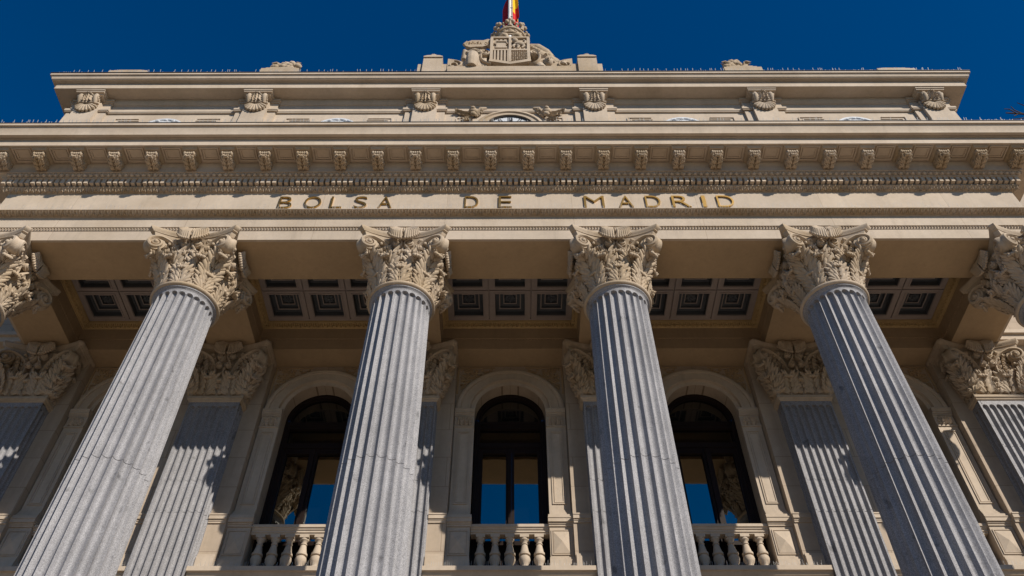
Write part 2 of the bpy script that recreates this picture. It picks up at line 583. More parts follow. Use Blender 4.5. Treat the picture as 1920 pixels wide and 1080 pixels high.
def pilaster_capital():
    """local y = 0 on the pilaster face, -y outwards"""
    mb = MB()
    rs = []
    for o, z in [(0, 0), (0, .45), (.02, .7), (.06, .88), (.10, 1.0), (.11, 1.04)]:
        rs.append([(-.46 - o, .40, z), (-.46 - o, -o, z), (.46 + o, -o, z), (.46 + o, .40, z)])
    mb.rings(rs, False)
    l1 = acanthus(.44, .34, .08, .05, 2.3, 4)
    l2 = acanthus(.22, .30, .06, .04, 2.2, 3)
    l3 = acanthus(.38, .58, .24, .085, 2.6, 6)
    l0 = acanthus(.26, .34, .16, .07, 2.6, 4)
    sp = acanthus(.17, .42, .08, .05, 1.6, 5, rib=.014)
    l4 = acanthus(.30, .62, .10, .06, 2.2, 6)
    for x in (-.225, .225):
        mb.merge(l1, TR(x, -.01, 0) @ ROT(pi))
        mb.merge(l4, TR(x * 1.75, .01, 0) @ Matrix.Rotation(x * .9, 4, 'Y') @ ROT(pi))
    mb.merge(l2, TR(0, -.005, 0) @ ROT(pi))
    for x in (-.455, .455):
        mb.merge(l2, TR(x, -.01, 0) @ ROT(pi))
    for s in (-1, 1):
        mb.merge(l3, TR(s * .44, .02, 0) @ ROT(pi + s * pi / 4))
        mb.merge(l0, TR(s * .46, .0, 0) @ ROT(pi + s * pi / 4))
        mb.merge(l2, TR(s * .46, .14, 0) @ ROT(pi + s * pi / 2))
        mb.merge(l4, TR(s * .46, .24, 0) @ ROT(pi + s * pi / 2))
        m2 = MB()
        volute(m2, s, (s * .20, -.05), (s * .675, -.235), 0)
        helix(m2, s, frame((0, -.15, 0), (1, 0), (0, -1)))
        mb.merge(m2)
        mb.merge(sp, TR(s * .25, -.02, .52) @ ROT(pi + s * .3))
        mb.merge(sp, TR(s * .37, -.02, .45) @ ROT(pi + s * .5))
        # side scroll
        m3 = MB()
        volute(m3, -s, (s * .53, .40), (s * .70, -.16), 0)
        mb.merge(m3)
    fleuron(mb, frame((0, -.10, 0), (1, 0), (0, -1)))
    return mb

def carved_field(mb, inside, x0, x1, z0, z1, y, n, seed, r=.03, d=.03):
    """rinceau filling: random curls and leaf lobes inside a plan shape"""
    rnd = random.Random(seed)
    for _ in range(n):
        x, z = rnd.uniform(x0, x1), rnd.uniform(z0, z1)
        if not inside(x, z): continue
        a = rnd.uniform(0, pi)
        rr = r * rnd.uniform(.6, 1.2)
        T = TR(x, y, z) @ Matrix.Rotation(a, 4, 'Y')
        mb.ellipsoid((0, 0, 0), (rr, d, rr * .45), 6, 4, T)

# ------------------------------------------------------------------ dimensions
S = 3.6                              # column spacing
XS = [(-2.5 + i) * S for i in range(6)]
BX = [(-2 + i) * S for i in range(5)]
YC = 9.35                            # column axis
Z_ARCH = 11.69                       # underside of architrave
PODIUM = 0.2

bld = tag(empty("stock_exchange_building", (0, 9.35, GROUND)),
          "cream stone exchange building with six fluted granite columns under an inscribed entablature", "building")
BO = Vector((0, 9.35, GROUND))
def part(mb, name, m, smooth=35, parent=None, loc=None):
    """part of the building; mesh given in scene coordinates unless loc (scene position of its origin) is given"""
    o = mb.build(name, m, bld, smooth)
    o.location = (Vector(loc) if loc else Vector((0, 0, 0))) - BO
    return o
def sub(mb, name, m, par, smooth=35, loc=None):
    o = mb.build(name, m, par, smooth)
    if loc: o.location = loc
    return o

# ------------------------------------------------------------------ ground
g = MB()
g.add([(-700, -700, GROUND), (700, -700, GROUND), (700, 700, GROUND), (-700, 700, GROUND)], [(0, 1, 2, 3)])
tag(g.build("ground", M['asphalt'], smooth=0), kind="structure")  # unseen; kept dark so little light bounces onto the column sides
g = MB()
g.box(-18, 18, -6, 30, GROUND + .002, GROUND + .14)
tag(g.build("bounce_forecourt", M['paving'], smooth=0), kind="structure")  # unseen slab, added and toned to bounce warm light onto the soffits
g = MB()
for k in range(9):
    z1 = GROUND + .2 * (k + 1)
    g.box(-11.2, 11.2, 5.0 + .33 * k, 14.5, max(z1 - .2 + .001, GROUND + .141), z1)
part(g, "entrance_steps", M['stone'], 0)

# ------------------------------------------------------------------ columns
def shaft_radius(z):
    t = (z - .75) / (10.44 - .75)
    return lerp(.575, .478, max(t, 0) ** 1.35)
def column_shaft():
    mb = MB()
    NF, K = 24, 12
    zs = [.75, .85, 2, 3.5, 5, 6, 6.964, 6.965, 6.973, 6.974, 8, 9, 9.8]
    fr = .435                       # half flute share of the pitch
    ang, dep, uu = [], [], []
    for f in range(NF):
        for k in range(K):
            q = -.5 + k / K         # one pitch
            us = q / fr
            ang.append(2 * pi * (f + q) / NF)
            uu.append(us)
            dep.append(sqrt(max(0, 1 - us * us)) if abs(us) < 1 else 0)
    rings = []
    zend = 10.30
    for z in zs:
        r = shaft_radius(z)
        fw = 2 * pi * r / NF * fr
        jo = .012 if z in (6.965, 6.973) else 0
        rings.append([((r - d * fw * 1.0 - jo) * cos(a), (r - d * fw * 1.0 - jo) * sin(a), z) for a, d in zip(ang, dep)])
    r = shaft_radius(10.2)
    fw = 2 * pi * r / NF * fr
    ra, rb = [], []
    for a, d, u in zip(ang, dep, uu):
        z = zend - fw * (1 - d) if abs(u) < 1 else zend - fw
        ra.append(((r - d * fw * 1.0) * cos(a), (r - d * fw * 1.0) * sin(a), z - .004))
        rb.append((r * cos(a), r * sin(a), z + .004))
    rings += [ra, rb]
    for rr, z in [(r + .002, 10.33), (r + .012, 10.355), (r + .04, 10.375), (r + .045, 10.40)]:
        rings.append([(rr * cos(a), rr * sin(a), z) for a in ang])
    mb.rings(rings, True)
    return mb.mesh("shaft", M['granite'], 40)
col_shaft = column_shaft()
ca = MB()
ca.lathe([(.50, -.04)] + [(.515 + .05 * cos(t), .0 + .042 * sin(t)) for t in [lerp(-pi / 2, pi / 2, i / 8) for i in range(9)]] + [(.46, .05)], 64)
astr_me = ca.mesh("astragal", M['carved'])
cb = MB()
cb.lathe([(.585, .75), (.60, .70)] + [(.62 + .055 * cos(t), .64 + .055 * sin(t)) for t in [lerp(pi / 2, -pi / 2, i / 6) for i in range(7)]]
         + [(.61, .57), (.60, .53), (.63, .48)] + [(.68 + .09 * cos(t), .40 + .08 * sin(t)) for t in [lerp(pi / 2, -pi / 2, i / 6) for i in range(7)]] + [(.70, .31)], 48)
cb.box(-.8, .8, -.8, .8, PODIUM + .001, .31)
base_me = cb.mesh("base", M['granite'])
cap_me = column_capital().mesh("capital", M['carved'], 40)
aba_me = column_abacus().mesh("abacus", M['carved'], 30)

def make_column(x):
    c = put("column", col_shaft, bld, Vector((x, YC, 0)) - BO)
    put("base", base_me, c)
    put("astragal", astr_me, c, (0, 0, 10.435))
    put("capital", cap_me, c, (0, 0, 10.46))
    put("abacus", aba_me, c, (0, 0, Z_ARCH - .002))
    return c
col0 = make_column(XS[0])
for i, x in enumerate(XS[1:]):
    dup(col0, bld, Vector((x, YC, 0)) - BO).rotation_euler.z = (i + 1) % 4 * pi / 2

# ------------------------------------------------------------------ pilasters
YP = 11.60
def pilaster_shaft():
    mb = MB()
    hw, n, zt = .46, 7, 10.343
    pitch = 2 * (hw - .02) / n
    fw = pitch * .43
    sec = []      # (x, y, u, depthdir)
    side = [.05, .15, .25]
    def flute(c, along, nrm):
        o = []
        for k in range(9):
            u = -1 + k / 4
            d = sqrt(max(0, 1 - u * u)) * fw * .95
            o.append((c[0] + along[0] * u * fw - nrm[0] * d, c[1] + along[1] * u * fw - nrm[1] * d, u))
        return o
    sec.append((-hw, .30, None))
    for c in (.20, .08): sec += flute((-hw, c), (0, -1), (-1, 0))
    sec.append((-hw, 0, None))
    for i in range(n):
        sec += flute((-hw + .02 + pitch * (i + .5), 0), (1, 0), (0, -1))
    sec.append((hw, 0, None))
    for c in (.08, .20): sec += flute((hw, c), (0, 1), (1, 0))
    sec.append((hw, .30, None))
    flat = []
    for x, y, u in sec:
        if u is None: flat.append((x, y))
        elif abs(x) > hw - .036 and not (-.001 <= y <= .05 and abs(x) < hw - .01): flat.append((math.copysign(hw, x), y))
        else: flat.append((x, 0))
    rings = []
    for z in (PODIUM, 4.624, 4.625, 4.635, 4.636, 8.004, 8.005, 8.015, 8.016, 8.624, 8.625, 8.635, 8.636, 9.324, 9.325, 9.335, 9.336):
        g_ = .006 if round(z * 1000) % 10 == 5 else 0
        rings.append([(x * (1 - g_), y + g_, z) for x, y, u in sec])
    zend = zt - .09
    ra, rb = [], []
    for (x, y, u), (fx, fy) in zip(sec, flat):
        z = zend - (0 if u is None else fw * (1 - sqrt(max(0, 1 - u * u)))) - (fw if u is None else 0)
        ra.append((x, y, z - .003))
        rb.append((fx, fy, z + .003))
    rings += [ra, rb, [(fx, fy, zt) for fx, fy in flat]]
    mb.rings(rings, False)
    return mb.mesh("pilaster", M['granite'], 40)
pil_me = pilaster_shaft()
pn = MB()
for o, z in [(0, 0)]:
    pr = [(.0, -.115), (.022, -.10), (.03, -.075), (.05, -.06), (.052, -.01), (.03, 0), (-.02, .0)]
    pn.rings([[(-.46 - q, .30, zz), (-.46 - q, -q, zz), (.46 + q, -q, zz), (.46 + q, .30, zz)] for q, zz in pr], False)
neck_me = pn.mesh("neck_moulding", M['carved'])
pcap_me = pilaster_capital().mesh("capital", M['carved'], 40)
paba_me = pilaster_abacus().mesh("abacus", M['carved'], 30)
def make_pilaster(x):
    p = put("pilaster", pil_me, bld, Vector((x, YP, 0)) - BO)
    put("neck_moulding", neck_me, p, (0, 0, 10.458))
    put("capital", pcap_me, p, (0, 0, 10.46))
    put("abacus", paba_me, p, (0, 0, Z_ARCH - .002))
    return p
pil0 = make_pilaster(XS[0])
for x in XS[1:]:
    dup(pil0, bld, Vector((x, YP, 0)) - BO)

# ------------------------------------------------------------------ entablature
WX, YF, YB = 9.45, 8.90, 13.5        # reference outline (lower fascia)
def beads(mb, x0, x1, y, z, r, pitch, sx=.8):
    n = int((x1 - x0) / pitch)
    for i in range(n):
        x = x0 + (x1 - x0) * (i + .5) / n
        mb.add([(x - r * sx, y, z), (x + r * sx, y, z), (x, y - r, z), (x, y + r, z), (x, y, z - r), (x, y, z + r)],
               [(0, 2, 5), (2, 1, 5), (0, 4, 2), (2, 4, 1), (1, 3, 5), (3, 0, 5), (4, 0, 3), (4, 3, 1)])
a = MB()
a.band([(-.05, Z_ARCH), (0, Z_ARCH), (0, 11.945), (.012, 11.95), (.012, 11.957)], WX, YF, YB)
a.band([(.012, 12.008), (.04, 12.015), (.04, 12.30), (.055, 12.305), (.055, 12.31)], WX, YF, YB)
a.band([(.012, 11.957), (.016, 11.982), (.012, 12.008)], WX, YF, YB)
beads(a, -WX, WX, YF - .024, 11.982, .024, .052)
architrave = part(a, "architrave", M['blocks'])
# the carved crown of the architrave
def leaf_course(mb, x0, x1, pitch, pts):
    """row of carved tongues over a leaning moulding; pts = (y, z) from the foot to the top of the moulding"""
    n = int(round((x1 - x0) / pitch))
    p = (x1 - x0) / n
    (y0, z0), (y1, z1) = pts
    ln_ = sqrt((y1 - y0) ** 2 + (z1 - z0) ** 2)
    ny, nz = -(z1 - z0) / ln_, (y1 - y0) / ln_
    for i in range(n):
        xc = x0 + p * (i + .5)
        T = TR(xc, 0, 0)
        nn = 5
        # heart shaped tongue
        vs, fs = [], []
        prof = [(0.0, .06), (.18, .20), (.45, .40), (.75, .47), (1.0, .44)]
        for t, hw in prof:
            y, z = lerp(y0, y1, t), lerp(z0, z1, t)
            bul = .020 * sin(pi * min(1, t + .15))
            vs += [(-p * hw, y - ny * .004, z - nz * .004)] + [(k_ * p * hw, y + ny * d_, z + nz * d_) for k_, d_ in ((-.55, bul + .012), (0, bul * .2 + .002), (.55, bul + .012))] + [(p * hw, y - ny * .004, z - nz * .004)]
        for r in range(len(prof) - 1):
            for q in range(4):
                fs.append((r * 5 + q, r * 5 + q + 1, (r + 1) * 5 + q + 1, (r + 1) * 5 + q))
        mb.add(vs, fs, T)
        # drop between tongues
        T2 = TR(xc + p / 2, 0, 0)
        mb.ellipsoid((0, lerp(y0, y1, .35) + ny * .008, lerp(z0, z1, .35) + nz * .008), (p * .12, max(.014, abs(y1 - y0) * .28), max(.012, abs(z1 - z0) * .28)), 6, 4, T2)
PITCH = .72 / 6.5
c = MB()
c.band([(.045, 12.31), (.06, 12.312), (.165, 12.35), (.18, 12.352), (.18, 12.368), (-.04, 12.375)], WX, YF, YB)
leaf_course(c, -WX - .1, WX + .1, PITCH, [(YF - .062, 12.312), (YF - .172, 12.350)])
part(c, "architrave_moulding", M['carved'])
f = MB()
f.band([(-.04, 12.37), (-.04, 13.25)], WX, YF, YB)
part(f, "frieze", M['blocks'])
c = MB()
c.band([(-.0405, 13.165), (-.03, 13.17), (-.025, 13.185), (.055, 13.24), (.065, 13.242), (.065, 13.262), (-.0, 13.264)], WX, YF, YB)
leaf_course(c, -WX - .08, WX + .08, PITCH, [(YF + .022, 13.182), (YF - .06, 13.242)])
part(c, "frieze_moulding", M['carved'])
# cornice
Z_SOF = 13.78
k = MB()
k.band([(.02, 13.262), (.02, 13.42)], WX, YF, YB)                                   # back of the dentil course
k.band([(.02, 13.42), (.15, 13.42), (.155, 13.435)], WX, YF, YB)
k.band([(.155, 13.435), (.14, 13.45), (.165, 13.48), (.19, 13.505), (.21, 13.508)], WX, YF, YB)
k.band([(.21, 13.508), (.225, 13.51), (.225, 13.665), (.232, 13.68), (.25, 13.72), (.258, 13.74), (.26, Z_SOF)], WX, YF, YB)
k.band([(.26, Z_SOF), (.645, Z_SOF), (.65, 13.775), (.65, 13.98), (.68, 13.98), (.682, 13.995), (.70, 13.995), (.702, 13.978), (.755, 13.985), (.757, 14.03), (.765, 14.07), (.775, 14.12),
        (.79, 14.17), (.80, 14.20), (.802, 14.205), (.835, 14.21), (.835, 14.275)], WX, YF, YB)
n = int(round(2 * (WX + .12) / PITCH))
for i in range(n):
    x = -WX - .12 + PITCH * (i + .5)
    k.box(x - PITCH * .31, x + PITCH * .31, YF - .135, YF - .0205, 13.285, 13.419)
    x += PITCH / 2
    k.ellipsoid((x, YF - .178, 13.475), (PITCH * .33, .04, .04), 8, 6)
    k.ellipsoid((x + PITCH * .5, YF - .18, 13.475), (PITCH * .05, .025, .035), 5, 4)
    for s in (-1, 1):
        k.tube([(x + s * PITCH * .42, YF - .205, 13.505), (x + s * PITCH * .40, YF - .19, 13.48), (x + s * PITCH * .22, YF - .16, 13.445)], .008, 4)
# returns of the dentils on the flanks
for s in (-1, 1):
    for i in range(22):
        y = YF - .06 + PITCH * (i + .5)
        k.box(s * (WX + .0205), s * (WX + .135), y - PITCH * .31, y + PITCH * .31, 13.285, 13.419)
# sunk soffit panels between modillions
MODX = [.354 + .708 * (i - 14) for i in range(28)]
for i in range(len(MODX) - 1):
    xc = (MODX[i] + MODX[i + 1]) / 2
    for (hx, y0, y1, dz) in ((.175, YF - .60, YF - .31, .03), (.13, YF - .56, YF - .35, .018)):
        w_ = .022
        k.box(xc - hx, xc + hx, y0, y0 + w_, Z_SOF - dz, Z_SOF - .001)
        k.box(xc - hx, xc + hx, y1 - w_, y1, Z_SOF - dz, Z_SOF - .001)
        k.box(xc - hx, xc - hx + w_, y0 + w_, y1 - w_, Z_SOF - dz, Z_SOF - .001)
        k.box(xc + hx - w_, xc + hx, y0 + w_, y1 - w_, Z_SOF - dz, Z_SOF - .001)
cornice = part(k, "cornice", M['stone'])
fl = MB()
fl.band([(.825, 14.281), (.845, 14.281), (.845, 14.295), (-.1, 14.33)], WX, YF, YB)
sub(fl, "flashing", M['lead'], cornice)

def scroll_bracket(w, ln, h, hb, rel, nx=13, ny=18):
    """console under a soffit: local y = 0 at the wall, -y outwards, z = 0 at the soffit; carved leaf underneath"""
    mb = MB()
    # underside profile from the wall to the front roll
    def und(t):
        y = -ln * t
        z = -hb + (hb - h) * (t ** 1.3) * (.9) - .03 * sin(2 * pi * t)
        return y, z
    rows = []
    for i in range(ny + 1):
        t = i / ny * .86
        y, z = und(t)
        row = []
        for j in range(nx):
            u = -1 + 2 * j / (nx - 1)
            lob = abs(sin(pi * 3.2 * t + .5 * abs(u)))
            d = rel * (.9 * (abs(u) < .12) + .8 * lob * (.3 + .7 * abs(u)) * (abs(u) > .2) - .4 * (abs(abs(u) - .35) < .1) * (lob < .5) - 1.2 * (abs(abs(u) - .35) < .1) * (lob < .3))
            row.append((u * w / 2 * (.90 + .10 * lob), y, z - d))
        rows.append(row)
    mb.rings(rows, False)
    # sides
    for s in (-1, 1):
        vs, fs = [], []
        for i in range(ny + 1):
            y, z = und(i / ny * .86)
            vs += [(s * w * .46, y, z), (s * w * .46, y, 0)]
        for i in range(ny): fs.append((2 * i, 2 * i + 1, 2 * i + 3, 2 * i + 2))
        mb.add(vs, fs)
    # front roll with ridges and the leaf tip below it
    yr, zr = -ln + h * .42, -h * .5
    for j in range(5):
        x = lerp(-w * .40, w * .40, j / 4)
        rr = h * (.50 if j in (0, 4) else .44)
        m_ = [[(x + dx, yr + q * rr * cos(a_), zr + q * rr * sin(a_)) for a_ in [2 * pi * p / 14 for p in range(14)]]
              for dx, q in ((-w * .09, .55), (-w * .075, .9), (0, 1.0), (w * .075, .9), (w * .09, .55))]
        mb.rings(m_, True, True, True)
    mb.box(-w * .45, w * .45, yr, 0, -h * .9, 0)
    for j in range(5):
        u = -1 + j / 2
        y, z = und(.80)
        mb.ellipsoid((u * w * .36, y - .012 - .01 * (1 - abs(u)), z - rel * .9), (w * .11, .026, .022), 7, 5)
    # side spirals
    for s in (-1, 1):
        T = frame((s * w * .46, 0, 0), (0, -1), (s, 0))
        ribbon(mb, spiral(ln - h * .5, -h * .5, h * .5, 1.6, pi / 2, 1, 22, .25), .009, .02, T, 0)
        ribbon(mb, spiral(hb * .55, -hb * .55, hb * .38, 1.4, -pi / 2, 1, 22, .25), .012, .02, T, 0)
    return mb
mo = scroll_bracket(.205, .335, .105, .15, .026)
mo.merge(acanthus(.205, .25, -.04, .03, 2.2, 4, rib=.013), Matrix(((1, 0, 0, 0), (0, 0, -1, -.012), (0, -1, 0, -.165), (0, 0, 0, 1))))
mo.mi = [0] * len(mo.f)
mo_cap = MB()
mo_cap.rings([[(-q, .0, z), (-q, -.36 - (q - .12), z), (q, -.36 - (q - .12), z), (q, .0, z)] for q, z in ((.12, .0), (.125, .012), (.14, .03), (.15, .045), (.15, .055))], False, True, False)
mo.merge(mo_cap)
mod_me = mo.mesh("modillion", M['carved'], 40)
for i, x in enumerate(MODX):
    put("modillion", mod_me, cornice, (x, YF - .225, Z_SOF - .056))

# ------------------------------------------------------------------ beams and coffered ceiling
Z_CEIL = 12.40
b = MB()
b.box(-WX + .05, WX - .05, YF + .05, 9.80, Z_ARCH, 12.62)
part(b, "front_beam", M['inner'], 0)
b = MB()
b.box(-WX + .05, WX - .05, 11.58, 12.08, Z_ARCH, 12.62)
beads(b, -WX + .1, WX - .1, 11.575, 11.95, .016, .06)
b.box(-WX + .05, WX - .05, 11.565, 11.5795, 11.97, 12.29)
part(b, "back_beam", M['inner'], 0)
for i, x in enumerate(XS):
    b = MB()
    x0, x1 = (x - .47, x + .47)
    if i == 0: x0 = -WX + .05
    if i == 5: x1 = WX - .05
    b.box(x0, x1, 9.802, 11.578, Z_ARCH, 12.62)
    for s, xe in ((-1, x0), (1, x1)):
        if (i == 0 and s < 0) or (i == 5 and s > 0): continue
        n = 28
        for q in range(n):
            y = lerp(9.85, 11.54, (q + .5) / n)
            r = .016
            b.add([(xe, y - r, 11.95), (xe, y + r, 11.95), (xe + s * r, y, 11.95), (xe, y, 11.95 - r), (xe, y, 11.95 + r)],
                  [(0, 2, 4), (2, 1, 4), (0, 3, 2), (2, 3, 1)])
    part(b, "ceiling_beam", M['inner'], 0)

def ceiling_bay():
    mb = MB()           # frames of the coffers, z = 0 at their underside, origin in the bay centre
    px, py, ho = .82, .76, .29
    mb.add([(-1.33, -.9, .05), (1.33, -.9, .05), (1.33, .9, .05), (-1.33, .9, .05)], [], mi=0)
    for i in (-1, 0, 1):
        for j in (-.5, .5):
            cx, cy = i * px, j * py
            ox, oy = px / 2 - .012, py / 2 - .012
            for lo, hi, z in ((ho, None, 0.0),):
                mb.box(cx - ox, cx + ox, cy - oy, cy - ho, z, .20)
                mb.box(cx - ox, cx + ox, cy + ho, cy + oy, z, .20)
                mb.box(cx - ox, cx - ho, cy - ho, cy + ho, z, .20)
                mb.box(cx + ho, cx + ox, cy - ho, cy + ho, z, .20)
            # raised bead round the opening
            r0, r1 = ho + .004, ho + .03
            mb.box(cx - r1, cx + r1, cy - r1, cy - r0, -.012, -.001)
            mb.box(cx - r1, cx + r1, cy + r0, cy + r1, -.012, -.001)
            mb.box(cx - r1, cx - r0, cy - r0, cy + r0, -.012, -.001)
            mb.box(cx + r0, cx + r1, cy - r0, cy + r0, -.012, -.001)
    # groove bottoms and borders
    for i in (-.5, .5):
        mb.box(i * px - .0115, i * px + .0115, -py, py, .03, .1)
    mb.box(-1.5 * px, 1.5 * px, -.0115, .0115, .031, .1)
    mb.box(-1.33, -1.5 * px - .001 + .012, -.90, .90, -.0, .2)
    mb.box(1.5 * px - .011, 1.33, -.90, .90, -.0, .2)
    mb.box(-1.5 * px + .012, 1.5 * px - .012, -.90, -py + .011, .0, .2)
    mb.box(-1.5 * px + .012, 1.5 * px - .012, py - .011, .90, .0, .2)
    return mb.mesh("coffered_ceiling", M['rib'], 0)
def coffer():
    mb = MB()           # mi 0 dark, 1 grey
    def ring(o, i_, z0, z1, mi):
        mb.box(-o, o, -o, -i_, z0, z1, mi=mi); mb.box(-o, o, i_, o, z0, z1, mi=mi)
        mb.box(-o, -i_, -i_, i_, z0, z1, mi=mi); mb.box(i_, o, -i_, i_, z0, z1, mi=mi)
    ring(.289, .285, .02, .20, 0)
    ring(.289, .195, .13, .20, 0)
    ring(.215, .195, .118, .129, 1)
    ring(.194, .115, .19, .25, 0)
    ring(.132, .115, .178, .189, 1)
    mb.box(-.114, .114, -.114, .114, .24, .26)
    for k_ in range(24):      # small tongue course on the outer sinking
        t = -.25 + .5 * (k_ + .5) / 24
        for (x, y) in ((t, .25), (t, -.25), (.25, t), (-.25, t)):
            mb.ellipsoid((x, y, .13), (.008, .008, .012), 5, 3)
    for k_ in range(8):
        a_ = k_ * pi / 4
        mb.ellipsoid((.068, 0, .205), (.045, .032, .03), 8, 5, ROT(a_), 0)
    mb.ellipsoid((0, 0, .20), (.032, .032, .035), 8, 5, None, 0)
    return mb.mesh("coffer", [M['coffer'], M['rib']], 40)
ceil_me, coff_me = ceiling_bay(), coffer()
def ceiling_cornice():
    mb = MB()
    # carved cove round the bay: outline 1.33 x .89
    for (x0, x1, y0, y1) in ((0, 0, 0, 0),):
        rs = []
        for o, z in ((0, -.17), (.012, -.165), (.012, -.15), (.03, -.14), (.085, -.06), (.095, -.05), (.10, -.03), (.10, -.001)):
            X, Y = 1.329 - o, .888 - o
            rs.append([(-X, -Y, z), (X, -Y, z), (X, Y, z), (-X, Y, z)])
        mb.rings(rs, True)
    lc = MB()
    leaf_course(lc, -1.26, 1.26, .09, [(.888 - .035, -.135), (.888 - .085, -.065)])
    mb.merge(lc)
    for s in (-1, 1):
        l2 = MB()
        leaf_course(l2, -.82, .82, .09, [(1.329 - .035, -.135), (1.329 - .085, -.065)])
        mb.merge(l2, ROT(-s * pi / 2))
    return mb.mesh("ceiling_cornice", M['ochre'], 35)
ccor_me = ceiling_cornice()
cei0 = None
for x in BX:
    loc = Vector((x, 10.69, Z_CEIL)) - BO
    if cei0 is None:
        cei0 = put("coffered_ceiling", ceil_me, bld, loc)
        put("ceiling_cornice", ccor_me, cei0)
        for i in (-1, 0, 1):
            for j in (-.5, .5):
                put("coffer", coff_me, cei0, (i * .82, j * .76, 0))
    else:
        dup(cei0, bld, loc)
b = MB()
b.box(-9.3, 9.3, 9.0, 13.2, 12.68, 12.78)
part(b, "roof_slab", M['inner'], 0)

# ------------------------------------------------------------------ back wall with arched windows
w = MB()
R1 = 1.04
YS, YW = 11.88, 12.08                # wall strip beside pilasters / arch wall
for i, x in enumerate(XS):           # strips with pilasters in front
    w.box(x - (S / 2 - R1), x + (S / 2 - R1), YS, 13.2, PODIUM, Z_ARCH - .001)
part(w, "wall", M['ashlar'], 0)
ZSP, RA = 10.52, .66                 # springing height, opening radius
def arch_wall():
    mb = MB()
    # spandrel wall above springing with a round opening
    n = 24
    top = Z_ARCH - .001
    inner = [(-RA * cos(pi * i / n) * 1.0, ZSP + RA * sin(pi * i / n)) for i in range(n + 1)]
    vs, fs = [], []
    for x, z in inner:
        vs += [(x, YW, z), (x, YW, top)]
    for i in range(n): fs.append((2 * i, 2 * i + 2, 2 * i + 3, 2 * i + 1))
    mb.add(vs, fs)
    for s in (-1, 1):
        mb.add([(s * R1, YW, ZSP), (s * RA, YW, ZSP), (s * RA, YW, top), (s * R1, YW, top)], [(0, 1, 2, 3)])
    # intrados and jambs
    vs, fs = [], []
    pts = [(-RA, 6.6)] + inner + [(RA, 6.6)]
    for x, z in pts: vs += [(x, YW, z), (x, 12.36, z)]
    for i in range(len(pts) - 1): fs.append((2 * i, 2 * i + 1, 2 * i + 3, 2 * i + 2))
    mb.add(vs, fs)
    # lower wall
    for s in (-1, 1):
        xs = sorted((s * RA, s * R1))
        mb.box(xs[0], xs[1], YW + .0, 12.9, PODIUM, ZSP - .002)
    mb.box(-RA, RA, YW + .06, 12.9, PODIUM, 6.60)
    return mb.mesh("arch_wall", M['ashlar'], 30)
def archivolt():
    mb = MB()
    prof = [(1.015, YW), (1.015, 12.00), (.985, 11.985), (.93, 11.99), (.922, 12.015), (.915, 12.015), (.91, 12.005), (.785, 12.005), (.775, 11.99), (.745, 11.99), (.74, 12.06), (RA + .001, 12.06), (RA + .001, YW)]
    n = 40
    rs = [[(-r * cos(pi * i / n), y, ZSP + r * sin(pi * i / n)) for i in range(n + 1)] for r, y in prof]
    mb.rings(rs, False)
    return mb.mesh("archivolt", M['stone'], 30)
def arch_pier():
    """one pier, x from RA to R1, face at 12.03; panelled, with impost"""
    mb = MB()
    x0, x1 = RA + .002, 1.02
    yf = 12.03
    mb.box(x0, x1, yf, YW - .001, 8.30, 10.10)
    # raised panel border
    a0, a1 = x0 + .06, x1 - .06
    for d, q in ((0.0, .018), (.035, .012)):
        mb.box(a0 + d, a1 - d, yf - q, yf - .0005, 8.42 + d, 8.44 + d); mb.box(a0 + d, a1 - d, yf - q, yf - .0005, 9.98 - d, 10.0 - d)
        mb.box(a0 + d, a0 + d + .018, yf - q, yf - .0005, 8.44 + d, 9.98 - d); mb.box(a1 - d - .018, a1 - d, yf - q, yf - .0005, 8.44 + d, 9.98 - d)
    # base
    for q, z0, z1 in ((.045, 8.17, 8.225), (.03, 8.225, 8.26), (.015, 8.26, 8.30)):
        mb.box(x0, x1 + q * .4, yf - q, YW - .001, z0, z1 - .0005)
    # astragal, frieze block, impost cap
    mb.box(x0, x1 + .008, yf - .02, YW - .001, 10.1005, 10.13)
    mb.box(x0, x1, yf - .004, YW - .001, 10.1305, 10.36)
    for q, z0, z1 in ((.02, 10.36, 10.39), (.035, 10.39, 10.42), (.05, 10.42, 10.47), (.06, 10.47, ZSP - .002)):
        mb.box(x0, x1 + .01, yf - q, YW - .001, z0 + .0005, z1)
    xm = (x0 + x1) / 2
    for s in (-1, 1):
        mb.merge(leaf(.13, .13, .02, .02, 2.2, 3, nu=7, nv=12, th=.01), TR(xm + s * .08, yf - .006, 10.14) @ ROT(pi))
        ribbon(mb, spiral(xm + s * .09, 10.30, .045, 1.4, pi / 2, s, 18, .25), .009, .02, frame((0, yf - .004, 0), (1, 0), (0, -1)))
    mb.merge(leaf(.12, .16, .02, .02, 2.2, 3, nu=7, nv=12, th=.01), TR(xm, yf - .006, 10.14) @ ROT(pi))
    return mb
